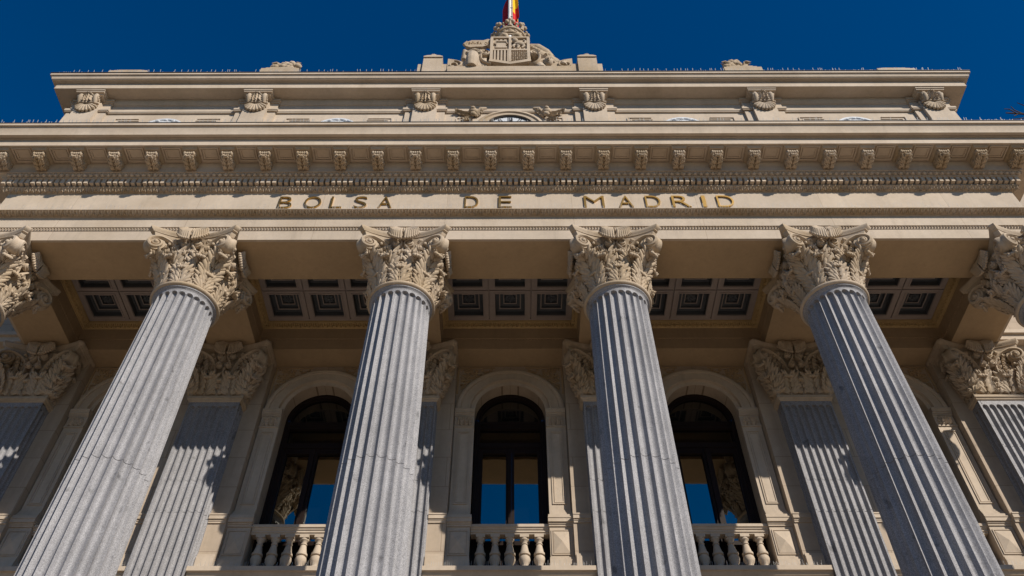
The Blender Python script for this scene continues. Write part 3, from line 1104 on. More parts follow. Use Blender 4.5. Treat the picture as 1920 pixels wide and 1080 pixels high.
def pedestal():
    mb = MB()
    x0, x1 = RA - .01, 1.035
    yf = 11.985
    mb.box(x0 + .003, x1, yf, YW - .001, 7.0, 7.95)
    for q, z0, z1 in ((.02, 7.955, 7.99), (.035, 7.99, 8.02), (.06, 8.02, 8.09), (.07, 8.09, 8.11), (.05, 8.11, 8.165)):
        mb.box(x0 - q * .3, x1 + q * .3, yf - q, YW - .0015, z0, z1 - .0005)
    for q, z0, z1 in ((.05, 7.04, 7.33), (.03, 7.33, 7.38)):
        mb.box(x0 - q * .2, x1 + q * .3, yf - q, YW - .0015, z0, z1 - .0005)
    # diamond boss in a sunk frame
    xm, zm, hx, hz = (x0 + x1) / 2, 7.66, .135, .20
    mb.add([(xm - hx, yf - .012, zm - hz), (xm + hx, yf - .012, zm - hz), (xm + hx, yf - .012, zm + hz), (xm - hx, yf - .012, zm + hz), (xm, yf - .055, zm),
            (xm - hx, yf, zm - hz), (xm + hx, yf, zm - hz), (xm + hx, yf, zm + hz), (xm - hx, yf, zm + hz)],
           [(0, 1, 4), (1, 2, 4), (2, 3, 4), (3, 0, 4), (0, 5, 6, 1), (1, 6, 7, 2), (2, 7, 8, 3), (3, 8, 5, 0)])
    r = .018
    for (u0, u1, v0, v1) in ((-hx - r - .012, hx + r + .012, -hz - r - .012, -hz - .012), (-hx - r - .012, hx + r + .012, hz + .012, hz + r + .012),
                             (-hx - r - .012, -hx - .012, -hz - .012, hz + .012), (hx + .012, hx + r + .012, -hz - .012, hz + .012)):
        mb.box(xm + u0, xm + u1, yf - .016, yf - .0005, zm + v0, zm + v1)
    return mb
def mirror(mb):
    o = MB()
    o.v = [(-x, y, z) for x, y, z in mb.v]
    o.f = [tuple(reversed(f_)) for f_ in mb.f]
    o.mi = list(mb.mi)
    return o
def spandrel():
    mb = MB()
    # framed triangular relief at the upper right of an arch
    xo, zo = 1.0, Z_ARCH - .06
    def ins(x, z): return (x * x + (z - ZSP) ** 2) > 1.09 ** 2 and x < xo - .04 and z < zo - .03
    mb.box(.30, xo, YW - .02, YW - .0005, zo, zo + .03)
    mb.box(xo, xo + .03, YW - .02, YW - .0005, ZSP + .45, zo + .03)
    n = 14
    a0, a1 = radians(33), radians(74)
    rs = [[(r * cos(lerp(a0, a1, i / n)), y, ZSP + r * sin(lerp(a0, a1, i / n))) for i in range(n + 1)] for r, y in ((1.05, YW - .001), (1.05, YW - .02), (1.08, YW - .02), (1.08, YW - .001))]
    mb.rings(rs, False)
    carved_field(mb, ins, .35, 1.0, ZSP + .5, zo, YW - .006, 260, 5, .04, .022)
    return mb
aw_me, av_me = arch_wall(), archivolt()
pr_ = arch_pier(); pr_me = pr_.mesh("arch_pier", M['stone'], 30); pl_me = mirror(pr_).mesh("arch_pier", M['stone'], 30)
pd_ = pedestal(); pdr_me = pd_.mesh("pedestal", M['stone'], 0); pdl_me = mirror(pd_).mesh("pedestal", M['stone'], 0)
sp_ = spandrel(); spr_me = sp_.mesh("spandrel_panel", M['inner'], 40); spl_me = mirror(sp_).mesh("spandrel_panel", M['inner'], 40)

def window_meshes():
    fr = MB()
    yf, yb = 12.33, 12.44
    n = 28
    # arched outer frame
    rs = [[(-r * cos(pi * i / n), y, ZSP + r * sin(pi * i / n)) for i in range(n + 1)] for r, y in ((.657, yb), (.657, yf), (.61, yf), (.60, yf + .02), (.575, yf + .02), (.565, yb))]
    fr.rings(rs, False)
    for s in (-1, 1):
        for a0, a1, d in ((.61, .657, 0), (.565, .609, .02)):
            xs = sorted((s * a0, s * a1))
            fr.box(xs[0], xs[1], yf + d, yb, 6.601, ZSP - .001)
    for z0, z1, d in ((10.33, 10.50, .0), (10.40, 10.46, -.02), (9.83, 10.0, .0), (9.87, 9.93, -.02), (6.602, 7.1, .01), (7.101, 7.95, .035)):
        fr.box(-.564, .564, yf + .022 + d, yb, z0, z1 - .001)
    # door stiles and meeting mullion
    for s in (-1, 1):
        xs = sorted((s * .563, s * .50)); fr.box(xs[0], xs[1], yf + .03, yb, 7.101, 9.829)
        xs = sorted((s * .03, s * .075)); fr.box(xs[0], xs[1], yf + .015, yb, 7.101, 9.829)
        for z in (9.76,):
            fr.box(min(s * .076, s * .499), max(s * .076, s * .499), yf + .03, yb, z, 9.8285)
    fr.box(-.029, .029, yf - .02, yb, 7.101, 9.829)
    fan = MB()
    pts = [(-.59 * cos(pi * i / n), ZSP - .02 + .59 * sin(pi * i / n)) for i in range(n + 1)]
    fan.add([(x, 12.41, z) for x, z in pts], [tuple(range(len(pts)))])
    tr = MB(); tr.add([(-.565, 12.411, 9.99), (.565, 12.411, 9.99), (.565, 12.411, 10.34), (-.565, 12.411, 10.34)], [(0, 1, 2, 3)])
    pn_ = MB(); pn_.add([(-.225, 0, 7.93), (.225, 0, 7.93), (.225, 0, 9.80), (-.225, 0, 9.80)], [(0, 1, 2, 3)])
    return fr.mesh("window", M['wood'], 30), fan.mesh("fanlight_pane", M['dimglass'], 0), tr.mesh("transom_pane", M['dimglass'], 0), pn_.mesh("door_pane", M['glass'], 0)
win_me, fan_me, tra_me, pane_me = window_meshes()
# balustrade
bal = MB()
bal.lathe([(.075, -.33), (.075, -.135), (.05, -.125), (.05, -.105), (.08, -.06), (.094, -.005), (.086, .035), (.066, .05), (.066, .06), (.09, .07), (.09, .105), (.076, .115),
           (.066, .16), (.05, .24), (.042, .262), (.055, .265), (.055, .28), (.042, .285), (.045, .32), (.07, .345), (.072, .375)], 18)
bal.box(-.075, .075, -.075, .075, .376, .43)
bal.box(-.08, .08, -.08, .08, -.42, -.331)
bal_me = bal.mesh("baluster", M['stone'], 40)
rl = MB()
prof = [(12.20, 7.865), (12.06, 7.865), (12.055, 7.89), (12.04, 7.895), (12.04, 7.93), (12.025, 7.935), (12.015, 7.965), (12.0, 7.97), (12.0, 8.02), (12.02, 8.035), (12.20, 8.035)]
rl.xband(prof, -.645, .645)
rk = MB(); rk.box(-.645, .645, 12.03, YW + .059, 7.005, 7.10)
kerb_me = rk.mesh('balustrade_kerb', M['stone'], 0)
rail_me = rl.mesh("balustrade", M['stone'], 30)

first = True
for x in BX:
    L_ = lambda: Vector((x, 0, 0)) - BO
    put("arch_wall", aw_me, bld, L_())
    put("archivolt", av_me, bld, L_())
    put("arch_pier", pl_me, bld, L_()); put("arch_pier", pr_me, bld, L_())
    put("pedestal", pdl_me, bld, L_()); put("pedestal", pdr_me, bld, L_())
    put("spandrel_panel", spl_me, bld, L_()); put("spandrel_panel", spr_me, bld, L_())
    wn = put("window", win_me, bld, L_())
    put("fanlight_pane", fan_me, wn); put("transom_pane", tra_me, wn)
    for s in (-1, 1):
        p_ = put("door_pane", pane_me, wn, (s * .287, 12.412, 0))
    br = put("balustrade", rail_me, bld, L_())
    put("kerb", kerb_me, br)
    for i in range(5):
        put("baluster", bal_me, br, ((i - 2) * .24, 12.12, 7.433))
# plinth strips beside the pedestals and the ledge between pilasters
for x in BX:
    for s in (-1, 1):
        mb = MB()
        xs = sorted((x + s * 1.055, x + s * 1.335))
        yf = YS
        for q, z0, z1 in ((.02, 7.955, 7.99), (.03, 7.99, 8.02), (.05, 8.02, 8.09), (.06, 8.09, 8.115)):
            mb.box(xs[0] - q * .3 * (s > 0) , xs[1] + q * .3 * (s < 0), yf - q, yf - .0005, z0, z1 - .0005)
        part(mb, "dado_cap", M['stone'], 0)
        mb = MB()
        for q, z0, z1 in ((.05, 7.04, 7.33), (.03, 7.33, 7.38)):
            mb.box(xs[0], xs[1], yf - q, yf - .0005, z0, z1 - .0005)
        part(mb, "dado_base", M['stone'], 0)
    mb = MB()
    mb.xband([(YW + .05, 7.035), (11.63, 7.035), (11.62, 7.03), (11.62, 6.955), (11.66, 6.95), (11.68, 6.90), (11.74, 6.86), (11.74, 6.83), (11.72, 6.82), (11.72, 6.60), (11.80, 6.58), (11.80, 6.2), (YS - .0, 6.15)],
             x - 1.338, x + 1.338)
    part(mb, "ledge", M['stone'], 30)

# ------------------------------------------------------------------ attic
YA, WA = 8.85, 9.45
at = MB()
at.band([(0, 14.20), (0, 16.02), (.035, 16.025), (.04, 16.05), (.05, 16.055), (.05, 16.11), (.03, 16.125), (0, 16.14), (0, 16.38), (.02, 16.385), (.03, 16.41), (.06, 16.44), (.07, 16.47), (.07, 16.55)], WA, YA, 13.2)
# sunk panels of the attic wall
for x in BX:
    for (hx, zt, q) in ((1.12, 15.80, .022), (1.05, 15.73, .016)):
        if x == 0: 
            segs = ((-hx, -.78), (.78, hx))
        else:
            segs = ((-hx, -.62), (.62, hx)) if q > .02 else ((-hx, -.6), (.6, hx))
        for u0, u1 in segs:
            at.box(x + u0, x + u1, YA - q, YA - .0005, zt, zt + .03)
        for s in (-1, 1):
            at.box(x + s * hx - .015, x + s * hx + .015, YA - q, YA - .0005, 14.5, zt - .0005)
at.box(-WA + .05, WA - .05, YA + .05, 13.1, 16.9, 16.95)
attic = part(at, "attic", M['stone'], 30)
ac = MB()
ac.band([(.07, 16.55), (.345, 16.55), (.35, 16.545), (.35, 16.745), (.375, 16.747), (.38, 16.757), (.44, 16.76), (.445, 16.775), (.46, 16.78), (.465, 16.81), (.475, 16.84), (.485, 16.865), (.495, 16.87), (.51, 16.872), (.51, 16.93), (.40, 16.94)], WA, YA, 13.6)
acor = part(ac, "attic_cornice", M['stone'])
fl = MB()
fl.band([(.50, 16.941), (.525, 16.941), (.525, 16.955), (-.3, 16.97)], WA, YA, 13.6)
sub(fl, "flashing", M['lead'], acor)
def attic_pier():
    mb = MB()    # local x = 0, scene y/z
    mb.box(-.25, .25, YA - .13, YA - .001, 14.25, 16.30)
    mb.box(-.42, .42, YA - .055, YA - .0015, 14.251, 16.38)
    # string moulding breaking round the pier
    for hw, yf in ((.42, YA - .055),):
        for q, z0, z1 in ((.035, 16.02, 16.05), (.05, 16.05, 16.115), (.025, 16.115, 16.14)):
            mb.box(-hw - q, -.2505, yf - q, yf - .0008, z0, z1 - .0005)
            mb.box(.2505, hw + q, yf - q, yf - .0008, z0, z1 - .0005)
    # cap blocks under the soffit
    for hw, yf, z0, z1 in ((.43, YA - .08, 16.385, 16.43), (.455, YA - .11, 16.43, 16.50), (.27, YA - .26, 16.42, 16.46), (.30, YA - .31, 16.46, 16.50), (.31, YA - .33, 16.50, 16.545)):
        mb.box(-hw, hw, yf, YA - .002, z0, z1 - .001)
    return mb
def attic_bracket():
    mb = MB()
    # scroll sides with a leaf between, shell below; local y = 0 on the pier face, z = 0 at the shell's hinge
    for s in (-1, 1):
        mb.tube([(s * .165, -.07, .0), (s * .165, -.10, .06), (s * .165, -.14, .15), (s * .165, -.13, .22), (s * .165, -.09, .245)], [.035, .05, .055, .05, .03], 10)
        T = frame((s * .205, 0, 0), (0, -1), (s, 0))
        ribbon(mb, spiral(.10, .15, .075, 1.5, pi / 2, -1, 22, .25), .012, .03, T, -.01)
        mb.tube([(s * .23, -.045, .012), (s * .14, -.08, .035), (s * .03, -.075, .015)], [.02, .045, .022], 8)
        mb.ellipsoid((s * .225, -.05, .02), (.03, .035, .03), 8, 6)
    mb.box(-.20, .20, -.10, -.0005, .04, .245)
    mb.merge(leaf(.24, .20, .05, .035, 2.2, 4, nu=9, nv=16), TR(0, -.085, .03) @ ROT(pi))
    mb.merge(leaf(.12, .15, .03, .03, 2.0, 3, nu=7, nv=12), TR(-.09, -.10, .03) @ ROT(pi + .3))
    mb.merge(leaf(.12, .15, .03, .03, 2.0, 3, nu=7, nv=12), TR(.09, -.10, .03) @ ROT(pi - .3))
    mb.ellipsoid((0, -.08, .01), (.03, .04, .035), 8, 6)
    # shell
    for k_ in range(9):
        a_ = lerp(-1.35, 1.35, k_ / 8)
        p1 = (sin(a_) * .215, -.035, -.02 - cos(a_) * .235)
        mb.tube([(sin(a_) * .03, -.05, -.01), (sin(a_) * .12, -.065, -.01 - cos(a_) * .13), p1, (p1[0] * 1.03, -.01, p1[2] * 1.03)], [.014, .028, .036, .026], 7)
    return mb
ap_me = attic_pier().mesh("attic_pier", M['stone'], 0)
ab_me = attic_bracket().mesh("scroll_bracket", M['carved'], 40)
ap0 = None
for x in XS:
    loc = Vector((x, 0, 0)) - BO
    if ap0 is None:
        ap0 = put("attic_pier", ap_me, bld, loc)
        put("scroll_bracket", ab_me, ap0, (0, YA - .13, 16.16))
    else:
        dup(ap0, bld, loc)
# white medallions in the side bays
md = MB()
T = TR(0, 0, 0)
def yl(mb, prof, n=40, mi=0):
    """lathe about the y axis: prof = (r, y)"""
    mb.rings([[(r * cos(2 * pi * j / n), y, r * sin(2 * pi * j / n)) for j in range(n)] for r, y in prof], True, False, True, mi=mi)
yl(md, [(.50, 0), (.50, -.03), (.48, -.06), (.44, -.06), (.42, -.035), (.40, -.03), (.36, -.06), (.2, -.11), (.001, -.13)])
for k_ in range(16):
    a_ = 2 * pi * k_ / 16
    md.ellipsoid((.41 * cos(a_), -.05, .41 * sin(a_)), (.045, .03, .03), 7, 5)
med_me = md.mesh("medallion", M['white'], 40)
for x in BX:
    if x != 0:
        put("medallion", med_me, bld, Vector((x, YA - .001, 15.27)) - BO)
# clock surround with side sprays
cs = MB()
n = 36
rs = [[(-r * cos(pi * i / n), y, 15.31 + r * sin(pi * i / n)) for i in range(n + 1)] for r, y in
      ((.74, YA), (.74, YA - .06), (.71, YA - .085), (.66, YA - .09), (.64, YA - .06), (.57, YA - .06), (.55, YA - .085), (.525, YA - .085), (.52, YA - .03))]
cs.rings(rs, False)
for s in (-1, 1):
    cs.ellipsoid((s * .78, YA - .07, 16.02), (.10, .07, .085), 10, 7)
    cs.ellipsoid((s * .78, YA - .12, 16.05), (.055, .05, .045), 8, 6)
    cs.ellipsoid((s * .77, YA - .10, 15.85), (.07, .05, .06), 8, 6)
    cs.tube([(s * .70, YA - .04, 15.98), (s * .62, YA - .06, 16.10), (s * .50, YA - .05, 16.16)], [.04, .055, .03], 7)
    cs.merge(leaf(.18, .28, .03, .05, 1.8, 4, nu=9, nv=14), TR(s * .84, YA - .02, 15.93) @ Matrix.Rotation(s * 1.25, 4, 'Y') @ ROT(pi))
    cs.merge(leaf(.16, .22, .03, .04, 1.8, 4, nu=9, nv=14), TR(s * .74, YA - .02, 15.85) @ Matrix.Rotation(-s * .55, 4, 'Y') @ ROT(pi))
    cs.merge(leaf(.14, .20, .03, .04, 1.8, 4, nu=9, nv=14), TR(s * .82, YA - .02, 15.82) @ Matrix.Rotation(s * 2.3, 4, 'Y') @ ROT(pi))
part(cs, "clock_surround", M['carved'], 40)

# the clock
ck = tag(empty("wall_clock", (0, YA - .005, 15.31)), "round white clock dial with black hour marks peeping above the main cornice", "clock")
mb = MB(); yl(mb, [(.52, 0), (.52, -.02), (.50, -.035), (.001, -.035)], 48); mb.build("dial", M['dial'], ck)
mb = MB()
mb.rings([[(r * cos(2 * pi * j / 48), y, r * sin(2 * pi * j / 48)) for j in range(48)] for r, y in ((.515, -.03), (.515, -.055), (.49, -.055), (.49, -.036))], True)
for h_ in range(12):
    R_ = Matrix.Rotation(2 * pi * h_ / 12, 4, 'Y')
    for dx in ((-.022, .022) if h_ % 3 else (-.035, 0, .035)):
        mb.box(dx - .009, dx + .009, -.042, -.0355, .33, .46, R_)
for h_ in range(60):
    mb.box(-.004, .004, -.040, -.0355, .465, .485, Matrix.Rotation(2 * pi * h_ / 60, 4, 'Y'))
mb.build("hour_marks", M['black'], ck, 0)
for nm, ang, ln in (("hour_hand", -.25, .30), ("minute_hand", .12, .43)):
    mb = MB()
    mb.prism([(-.02, -.08), (.02, -.08), (.028, ln * .6), (.0, ln), (-.028, ln * .6)], -.06 if nm[0] == 'h' else -.07, -.045 if nm[0] == 'h' else -.061, Matrix.Rotation(ang, 4, 'Y'))
    mb.build(nm, M['black'], ck, 0)

# ------------------------------------------------------------------ gilded inscription
ins_e = tag(empty("wall_lettering", (0, YF + .04, 12.6)), "gilded raised capitals reading BOLSA DE MADRID across the frieze", "lettering")
dg = bpy.context.evaluated_depsgraph_get
def glyph(ch, width, height, depth, bev=.006):
    cu = bpy.data.curves.new("glyph", 'FONT')
    cu.body = ch
    cu.size = 1.0
    cu.extrude = .5
    cu.offset = -.018
    ob = bpy.data.objects.new("glyph", cu)
    COL.objects.link(ob)
    bpy.context.view_layer.update()
    ev = ob.evaluated_get(dg())
    me = bpy.data.meshes.new_from_object(ev)
    bpy.data.objects.remove(ob)
    xs = [v.co.x for v in me.vertices]; ys = [v.co.y for v in me.vertices]
    x0, x1, y0, y1 = min(xs), max(xs), min(ys), max(ys)
    for v in me.vertices:
        x = (v.co.x - (x0 + x1) / 2) / (x1 - x0) * width
        z = (v.co.y - y0) / (y1 - y0) * height
        y = -(v.co.z + .5) * depth
        v.co = (x, y, z)
    me.update()
    return me
LET = [("B", 522.5, 551), ("O", 571, 605), ("L", 620, 645), ("S", 664, 691), ("A", 710, 738.5), ("D", 871, 900), ("E", 935, 962.5), ("M", 1095, 1136),
       ("A", 1160, 1190), ("D", 1210, 1241), ("R", 1260, 1297), ("I", 1315, 1327.5), ("D", 1344.5, 1378.5)]
LPX = 101.5                            # photo pixels per metre at the frieze
for ch, p0, p1 in LET:
    wdt = (p1 - p0) / LPX - .03
    if ch == "I": wdt = .07
    lean = 0
    me = glyph(ch, wdt, .355, .03)
    me.materials.append(M['gold'])
    if ch in "ILEDBRM":               # small flared feet like the cut letters
        pass
    xc = ((p0 + p1) / 2 - 957.0) / LPX
    o = put("letter", me, ins_e, (xc, -.001, .075))

# ------------------------------------------------------------------ side wings behind the portico
def wing(s, label):
    e = tag(empty("side_wing", (s * 14.5, 12.3, GROUND)), label, "building")
    mb = MB()
    O = Vector((s * 14.5, 12.3, GROUND))
    def bx(x0, x1, y0, y1, z0, z1):
        xs = sorted((s * x0, s * x1))
        mb.box(xs[0] - O.x, xs[1] - O.x, y0 - O.y, y1 - O.y, z0 - O.z, z1 - O.z)
    bx(9.56, 20, 12.3, 20, GROUND + .001, 12.2)
    bx(9.56, 20, 12.38, 20, 12.2005, 18.2)
    mb.build("wall", M['ashlar'], e, 0)
    mb = MB()
    for q, z0, z1 in ((.06, 12.20, 12.28), (.12, 12.28, 12.36), (.30, 12.36, 12.50), (.36, 12.50, 12.60)):
        bx(9.57, 20, 12.3 - q, 12.3 - .001, z0, z1 - .0006)
    bx(9.57, 20, 12.2, 12.298, 11.7, 11.85)
    mb.build("cornice", M['stone'], e, 0)
    return e
wing(-1, "shaded side wing wall glimpsed past the left end of the portico")
wing(1, "sunlit side wing wall with a cornice past the right end of the portico")

# ------------------------------------------------------------------ roof sculpture
def remeshed(mb, name, vox, m, parent=None, smooth=True, iters=0):
    me = mb.mesh(name + "_raw", m, 0)
    ob = bpy.data.objects.new(name, me)
    COL.objects.link(ob)
    r = ob.modifiers.new("r", 'REMESH')
    r.mode = 'VOXEL'
    r.voxel_size = vox
    r.use_smooth_shade = True
    if iters:
        q = ob.modifiers.new("s", 'SMOOTH')
        q.iterations = iters
        q.factor = .5
    bpy.context.view_layer.update()
    me2 = bpy.data.meshes.new_from_object(ob.evaluated_get(dg()))
    bpy.data.objects.remove(ob)
    me2.name = name
    if not me2.materials: me2.materials.append(m)
    return put(name, me2, parent)
YSC = 8.88
arms = tag(empty("coat_of_arms_sculpture", (0, YSC, 17.0)), "carved stone shield under a crown flanked by seated figures on the roof ridge", "sculpture")
OA = Vector((0, YSC, 17.05))
# everything below in local metres: x, y (0 = shield back plane, - towards the street), z up from the attic roof
mb = MB()
mb.box(-1.42, 1.42, -.24, .5, .0, .84)
mb.box(-1.40, 1.40, -.26, -.2405, .0, .60)
mb.build("plinth", M['carved'], arms, 0)
mb = MB()
def shield_poly(hw, z0, z1, k_=.16): return [(-hw, z1), (-hw * 1.04, lerp(z0, z1, .5)), (-hw * 1.06, z0 + k_), (-hw * .5, z0 + k_ * .35), (0, z0), (hw * .5, z0 + k_ * .35), (hw * 1.06, z0 + k_), (hw * 1.04, lerp(z0, z1, .5)), (hw, z1)]
SZ0, SZ1 = .92, 2.40
mb.prism(shield_poly(.46, SZ0, SZ1), -.20, .05)
mb.box(-.30, .30, -.10, .2, .8405, 1.05)
mb.box(-.30, .30, -.08, .3, 2.3905, 2.54)
sh = mb.build("shield", M['carved'], arms, 0)
mb = MB()                             # relief of the four quarters
yf = -.2005
ZM = 1.66
for (u0, u1, v0, v1) in ((-.455, .455, SZ1 - .06, SZ1), (-.47, -.40, SZ0 + .24, SZ1 - .06), (.40, .47, SZ0 + .24, SZ1 - .06), (-.03, .03, SZ0 + .14, SZ1 - .06)):
    mb.box(u0, u1, yf - .05, yf, v0, v1 - .0005)
for s in (-1, 1):
    xs = sorted((s * .03, s * .40)); mb.box(xs[0] + .0005, xs[1] - .0005, yf - .049, yf, ZM, ZM + .06)
mb.prism([(-.49, SZ0 + .15), (-.47, SZ0 + .26), (0, SZ0 + .10), (.47, SZ0 + .26), (.49, SZ0 + .15), (0, SZ0 - .01)], yf - .06, yf)
# castle
mb.box(-.33, -.10, yf - .045, yf, 1.83, 2.08)
for x_ in (-.34, -.24, -.14): mb.box(x_, x_ + .055, yf - .065, yf, 2.0805, 2.20)
mb.box(-.35, -.08, yf - .06, yf, 1.77, 1.83)
mb.tube([(-.37, yf - .03, 2.02), (-.33, yf - .055, 2.10), (-.10, yf - .055, 2.10), (-.06, yf - .03, 2.02)], .026, 6)
# lion
mb.ellipsoid((.22, yf - .03, 2.02), (.14, .06, .08), 10, 7)
mb.ellipsoid((.12, yf - .05, 2.15), (.08, .07, .09), 9, 7)
for p in ([(.13, yf - .02, 2.0), (.07, yf - .03, 1.91), (.10, yf - .03, 1.82)], [(.30, yf - .02, 2.0), (.34, yf - .03, 1.91), (.28, yf - .03, 1.82)],
          [(.35, yf - .02, 2.04), (.37, yf - .03, 2.15), (.32, yf - .03, 2.24)], [(.18, yf - .02, 1.96), (.21, yf - .03, 1.87), (.17, yf - .03, 1.80)]):
    mb.tube(p, [.04, .034, .024], 7)
# pales
for i in range(5):
    x_ = -.375 + i * .078
    mb.box(x_, x_ + .042, yf - .045, yf, SZ0 + .24 - .10 * (i / 4), ZM - .0005)
# chains
for i in range(7):
    for j in range(8):
        x_, z_ = .07 + i * .05, 1.12 + j * .068
        if z_ < 1.06 + x_ * .4: continue
        mb.ellipsoid((0, yf - .02, 0), (.034, .04, .016), 6, 5, TR(x_, 0, z_) @ Matrix.Rotation((i * 2 + j) % 4 * pi / 4 + .4, 4, 'Y'))
mb.build("shield_relief", M['carved'], sh, 30)
# crown
mb = MB()
CZ, CY = 2.56, .07
mb.lathe([(.31, -.05), (.34, -.05), (.345, 0), (.38, .01), (.38, .05), (.35, .06), (.362, .18), (.405, .20), (.41, .24), (.39, .25), (.41, .30), (.385, .31), (.34, .30), (.30, .1), (.31, -.05)], 40, TR(0, CY, CZ))
for k_ in range(16):
    a_ = 2 * pi * k_ / 16 + pi / 2
    T = TR(0, CY, CZ) @ ROT(a_)
    if k_ % 2 == 0:
        mb.tube([(.39, 0, .28), (.42, 0, .38), (.44, 0, .44)], [.055, .045, .04], 7, T)
        for dx, dz in ((0, .54), (-.075, .44), (.075, .44)):
            mb.ellipsoid((.44, dx, dz), (.055, .055, .07), 8, 6, T)
    else:
        mb.tube([(.40, 0, .28), (.42, 0, .36)], .022, 6, T)
        mb.ellipsoid((.425, 0, .40), (.045, .045, .05), 8, 6, T)
    mb.ellipsoid((.375, 0, .11), (.022, .045, .04), 7, 5, T)
mb.build("crown", M['carved'], arms, 40)
for s in (-1, 1):                     # rolled strapwork
    mb = MB()
    mb.tube([(s * .05, -.16, 2.38), (s * .12, -.22, 2.50), (s * .20, -.22, 2.50), (s * .30, -.14, 2.38)], [.06, .085, .09, .05], 10)
    mb.build("scroll", M['carved'], arms, 40)
    mb = MB()
    pp = bez((.44, 1.0), (.60, 1.0), (.80, 1.25), (.60, 1.68), 10) + spiral(.60, 1.54, .14, 1.5, pi / 2, 1, 26, .25)[1:]
    F_ = frame((0, 0, 0), (1, 0), (0, -1))
    ribbon(mb, [(s * p, q) for p, q in pp], .03, .26, F_, .0)
    disc(mb, s * .60, 1.54, .13, -.05, .17, F_)
    mb.ellipsoid((s * .60, -.20, 1.54), (.045, .05, .045), 8, 6)
    mb.build("scroll", M['carved'], arms, 40)
# left figure, robed, kneeling under a banner it holds up
fg = MB()
def limb(pts, rad): fg.tube(pts, rad, 12)
limb([(-.86, .10, 1.0), (-.86, .10, 1.4), (-.84, .08, 1.72)], [.24, .20, .16])
limb([(-.84, .08, 1.76), (-.84, .05, 1.90)], [.07, .065])
limb([(-.88, .05, 1.05), (-.87, -.08, 1.60), (-.87, -.16, 1.58), (-.87, -.19, 1.45), (-.87, -.20, 1.15), (-.88, -.20, .83)], [.18, .10, .11, .15, .165, .13])
limb([(-1.0, .10, 1.68), (-1.10, -.02, 1.66), (-1.08, -.12, 1.92)], [.08, .07, .05])
limb([(-.70, .10, 1.68), (-.66, -.05, 1.66), (-.72, -.12, 1.90)], [.08, .07, .05])
limb([(-.62, -.14, 1.78), (-.56, -.14, 1.4), (-.50, -.12, .9)], [.025, .03, .03])
for k_ in range(6):
    t = k_ / 5
    limb([(lerp(-1.0, -.92, t), -.02 - .1 * t, lerp(1.62, 1.55, t)), (lerp(-1.10, -.98, t), -.10 - .08 * t, 1.2), (lerp(-1.24, -1.02, t), -.10 - .1 * t, .83)], [.03, .04, .03])
for k_ in range(3):
    limb([(-.72 + .05 * k_, -.14, 1.5), (-.68 + .06 * k_, -.17, 1.1), (-.70 + .08 * k_, -.16, .84)], [.03, .035, .03])
for k_ in range(5):
    limb([(-1.05 + .08 * k_, -.1, 1.86), (-1.0 + .08 * k_, -.13, 1.78)], [.03, .035])
limb([(-1.12, .05, .86), (-.98, .02, 1.3), (-.92, .0, 1.75)], [.13, .13, .10])
limb([(-.56, .05, .86), (-.60, .02, 1.4), (-.62, .0, 1.85)], [.13, .12, .10])
limb([(-1.05, -.06, 1.90), (-.86, -.10, 1.96), (-.60, -.06, 1.96)], [.06, .07, .06])
fig = remeshed(fg, "kneeling_figure", .016, M['carved'], arms, iters=1)
mb = MB()
mb.ellipsoid((-.84, .04, 2.00), (.085, .10, .115), 14, 10)
mb.ellipsoid((-.84, -.06, 1.99), (.016, .028, .028), 7, 5)
for dx in (-.032, .032): mb.ellipsoid((-.84 + dx, -.045, 2.015), (.016, .014, .01), 6, 4)
mb.ellipsoid((-.84, -.048, 1.945), (.028, .014, .01), 6, 4)
mb.build("head", M['carved'], fig, 60)
mb = MB()
for k_ in range(26):
    a_ = random.uniform(0, 2 * pi); q = random.uniform(.05, 1.3)
    mb.ellipsoid((-.84 + .09 * cos(a_) * sin(q), .07 + .10 * sin(a_) * sin(q), 2.02 + .115 * cos(q)), (.032, .032, .028), 6, 5)
mb.build("hair", M['carved'], fig, 60)
mb = MB()
pts = [(-1.06, 2.02), (-1.02, 2.26), (-.92, 2.33), (-.78, 2.33), (-.64, 2.33), (-.54, 2.40), (-.44, 2.37), (-.44, 2.02), (-.54, 2.06), (-.66, 1.98), (-.80, 1.98), (-.94, 1.95)]
mb.prism(pts, -.19, -.10)
mb.tube([(-1.06, -.15, 2.06), (-1.10, -.17, 2.12), (-1.03, -.2, 2.22)], [.03, .04, .025], 8)
bn = mb.build("banner", M['carved'], arms, 0)
for i, ch in enumerate("BOLSA DE"):
    if ch == " ": continue
    me = glyph(ch, .05, .12, .012)
    me.materials.append(M['inner'])  # browner tone stands in for the shading of carved letters
    put("banner_letter", me, bn, (-.97 + i * .066, -.1905, 2.10 + .02 * sin(i * .8)))
# right figure, reclining with an arm bent over its head
fg = MB()
limb([(.60, .10, 1.40), (.80, .08, 1.45), (1.0, .04, 1.28)], [.20, .20, .17])
limb([(.50, .08, 2.20), (.62, .06, 2.14), (.74, .04, 1.96), (.86, .02, 1.78), (.92, .02, 1.55)], [.12, .13, .12, .12, .14])
limb([(1.00, .04, 1.36), (1.12, .0, 1.34), (1.24, -.04, 1.22), (1.18, -.10, 1.02)], [.10, .10, .085, .075])
limb([(1.20, -.02, 1.30), (1.08, -.02, 1.58), (.96, -.04, 1.72), (.92, -.06, 1.70)], [.075, .06, .05, .055])
limb([(.66, .02, 1.2), (.70, -.10, 1.02), (.74, -.16, .84)], [.18, .14, .10])
limb([(1.10, .04, 1.1), (1.14, .02, .86)], [.15, .15])
for k_ in range(6):
    t = k_ / 5
    limb([(.60 + t * .3, -.04, 1.42 - .03 * t), (.58 + t * .3, -.12, 1.15), (.64 + t * .36, -.14, .85)], [.028, .04, .04])
for k_ in range(8):
    limb([(.50 + .065 * k_, -.02, 2.26 - .075 * k_), (.55 + .065 * k_, -.06, 2.18 - .08 * k_)], [.055, .05])
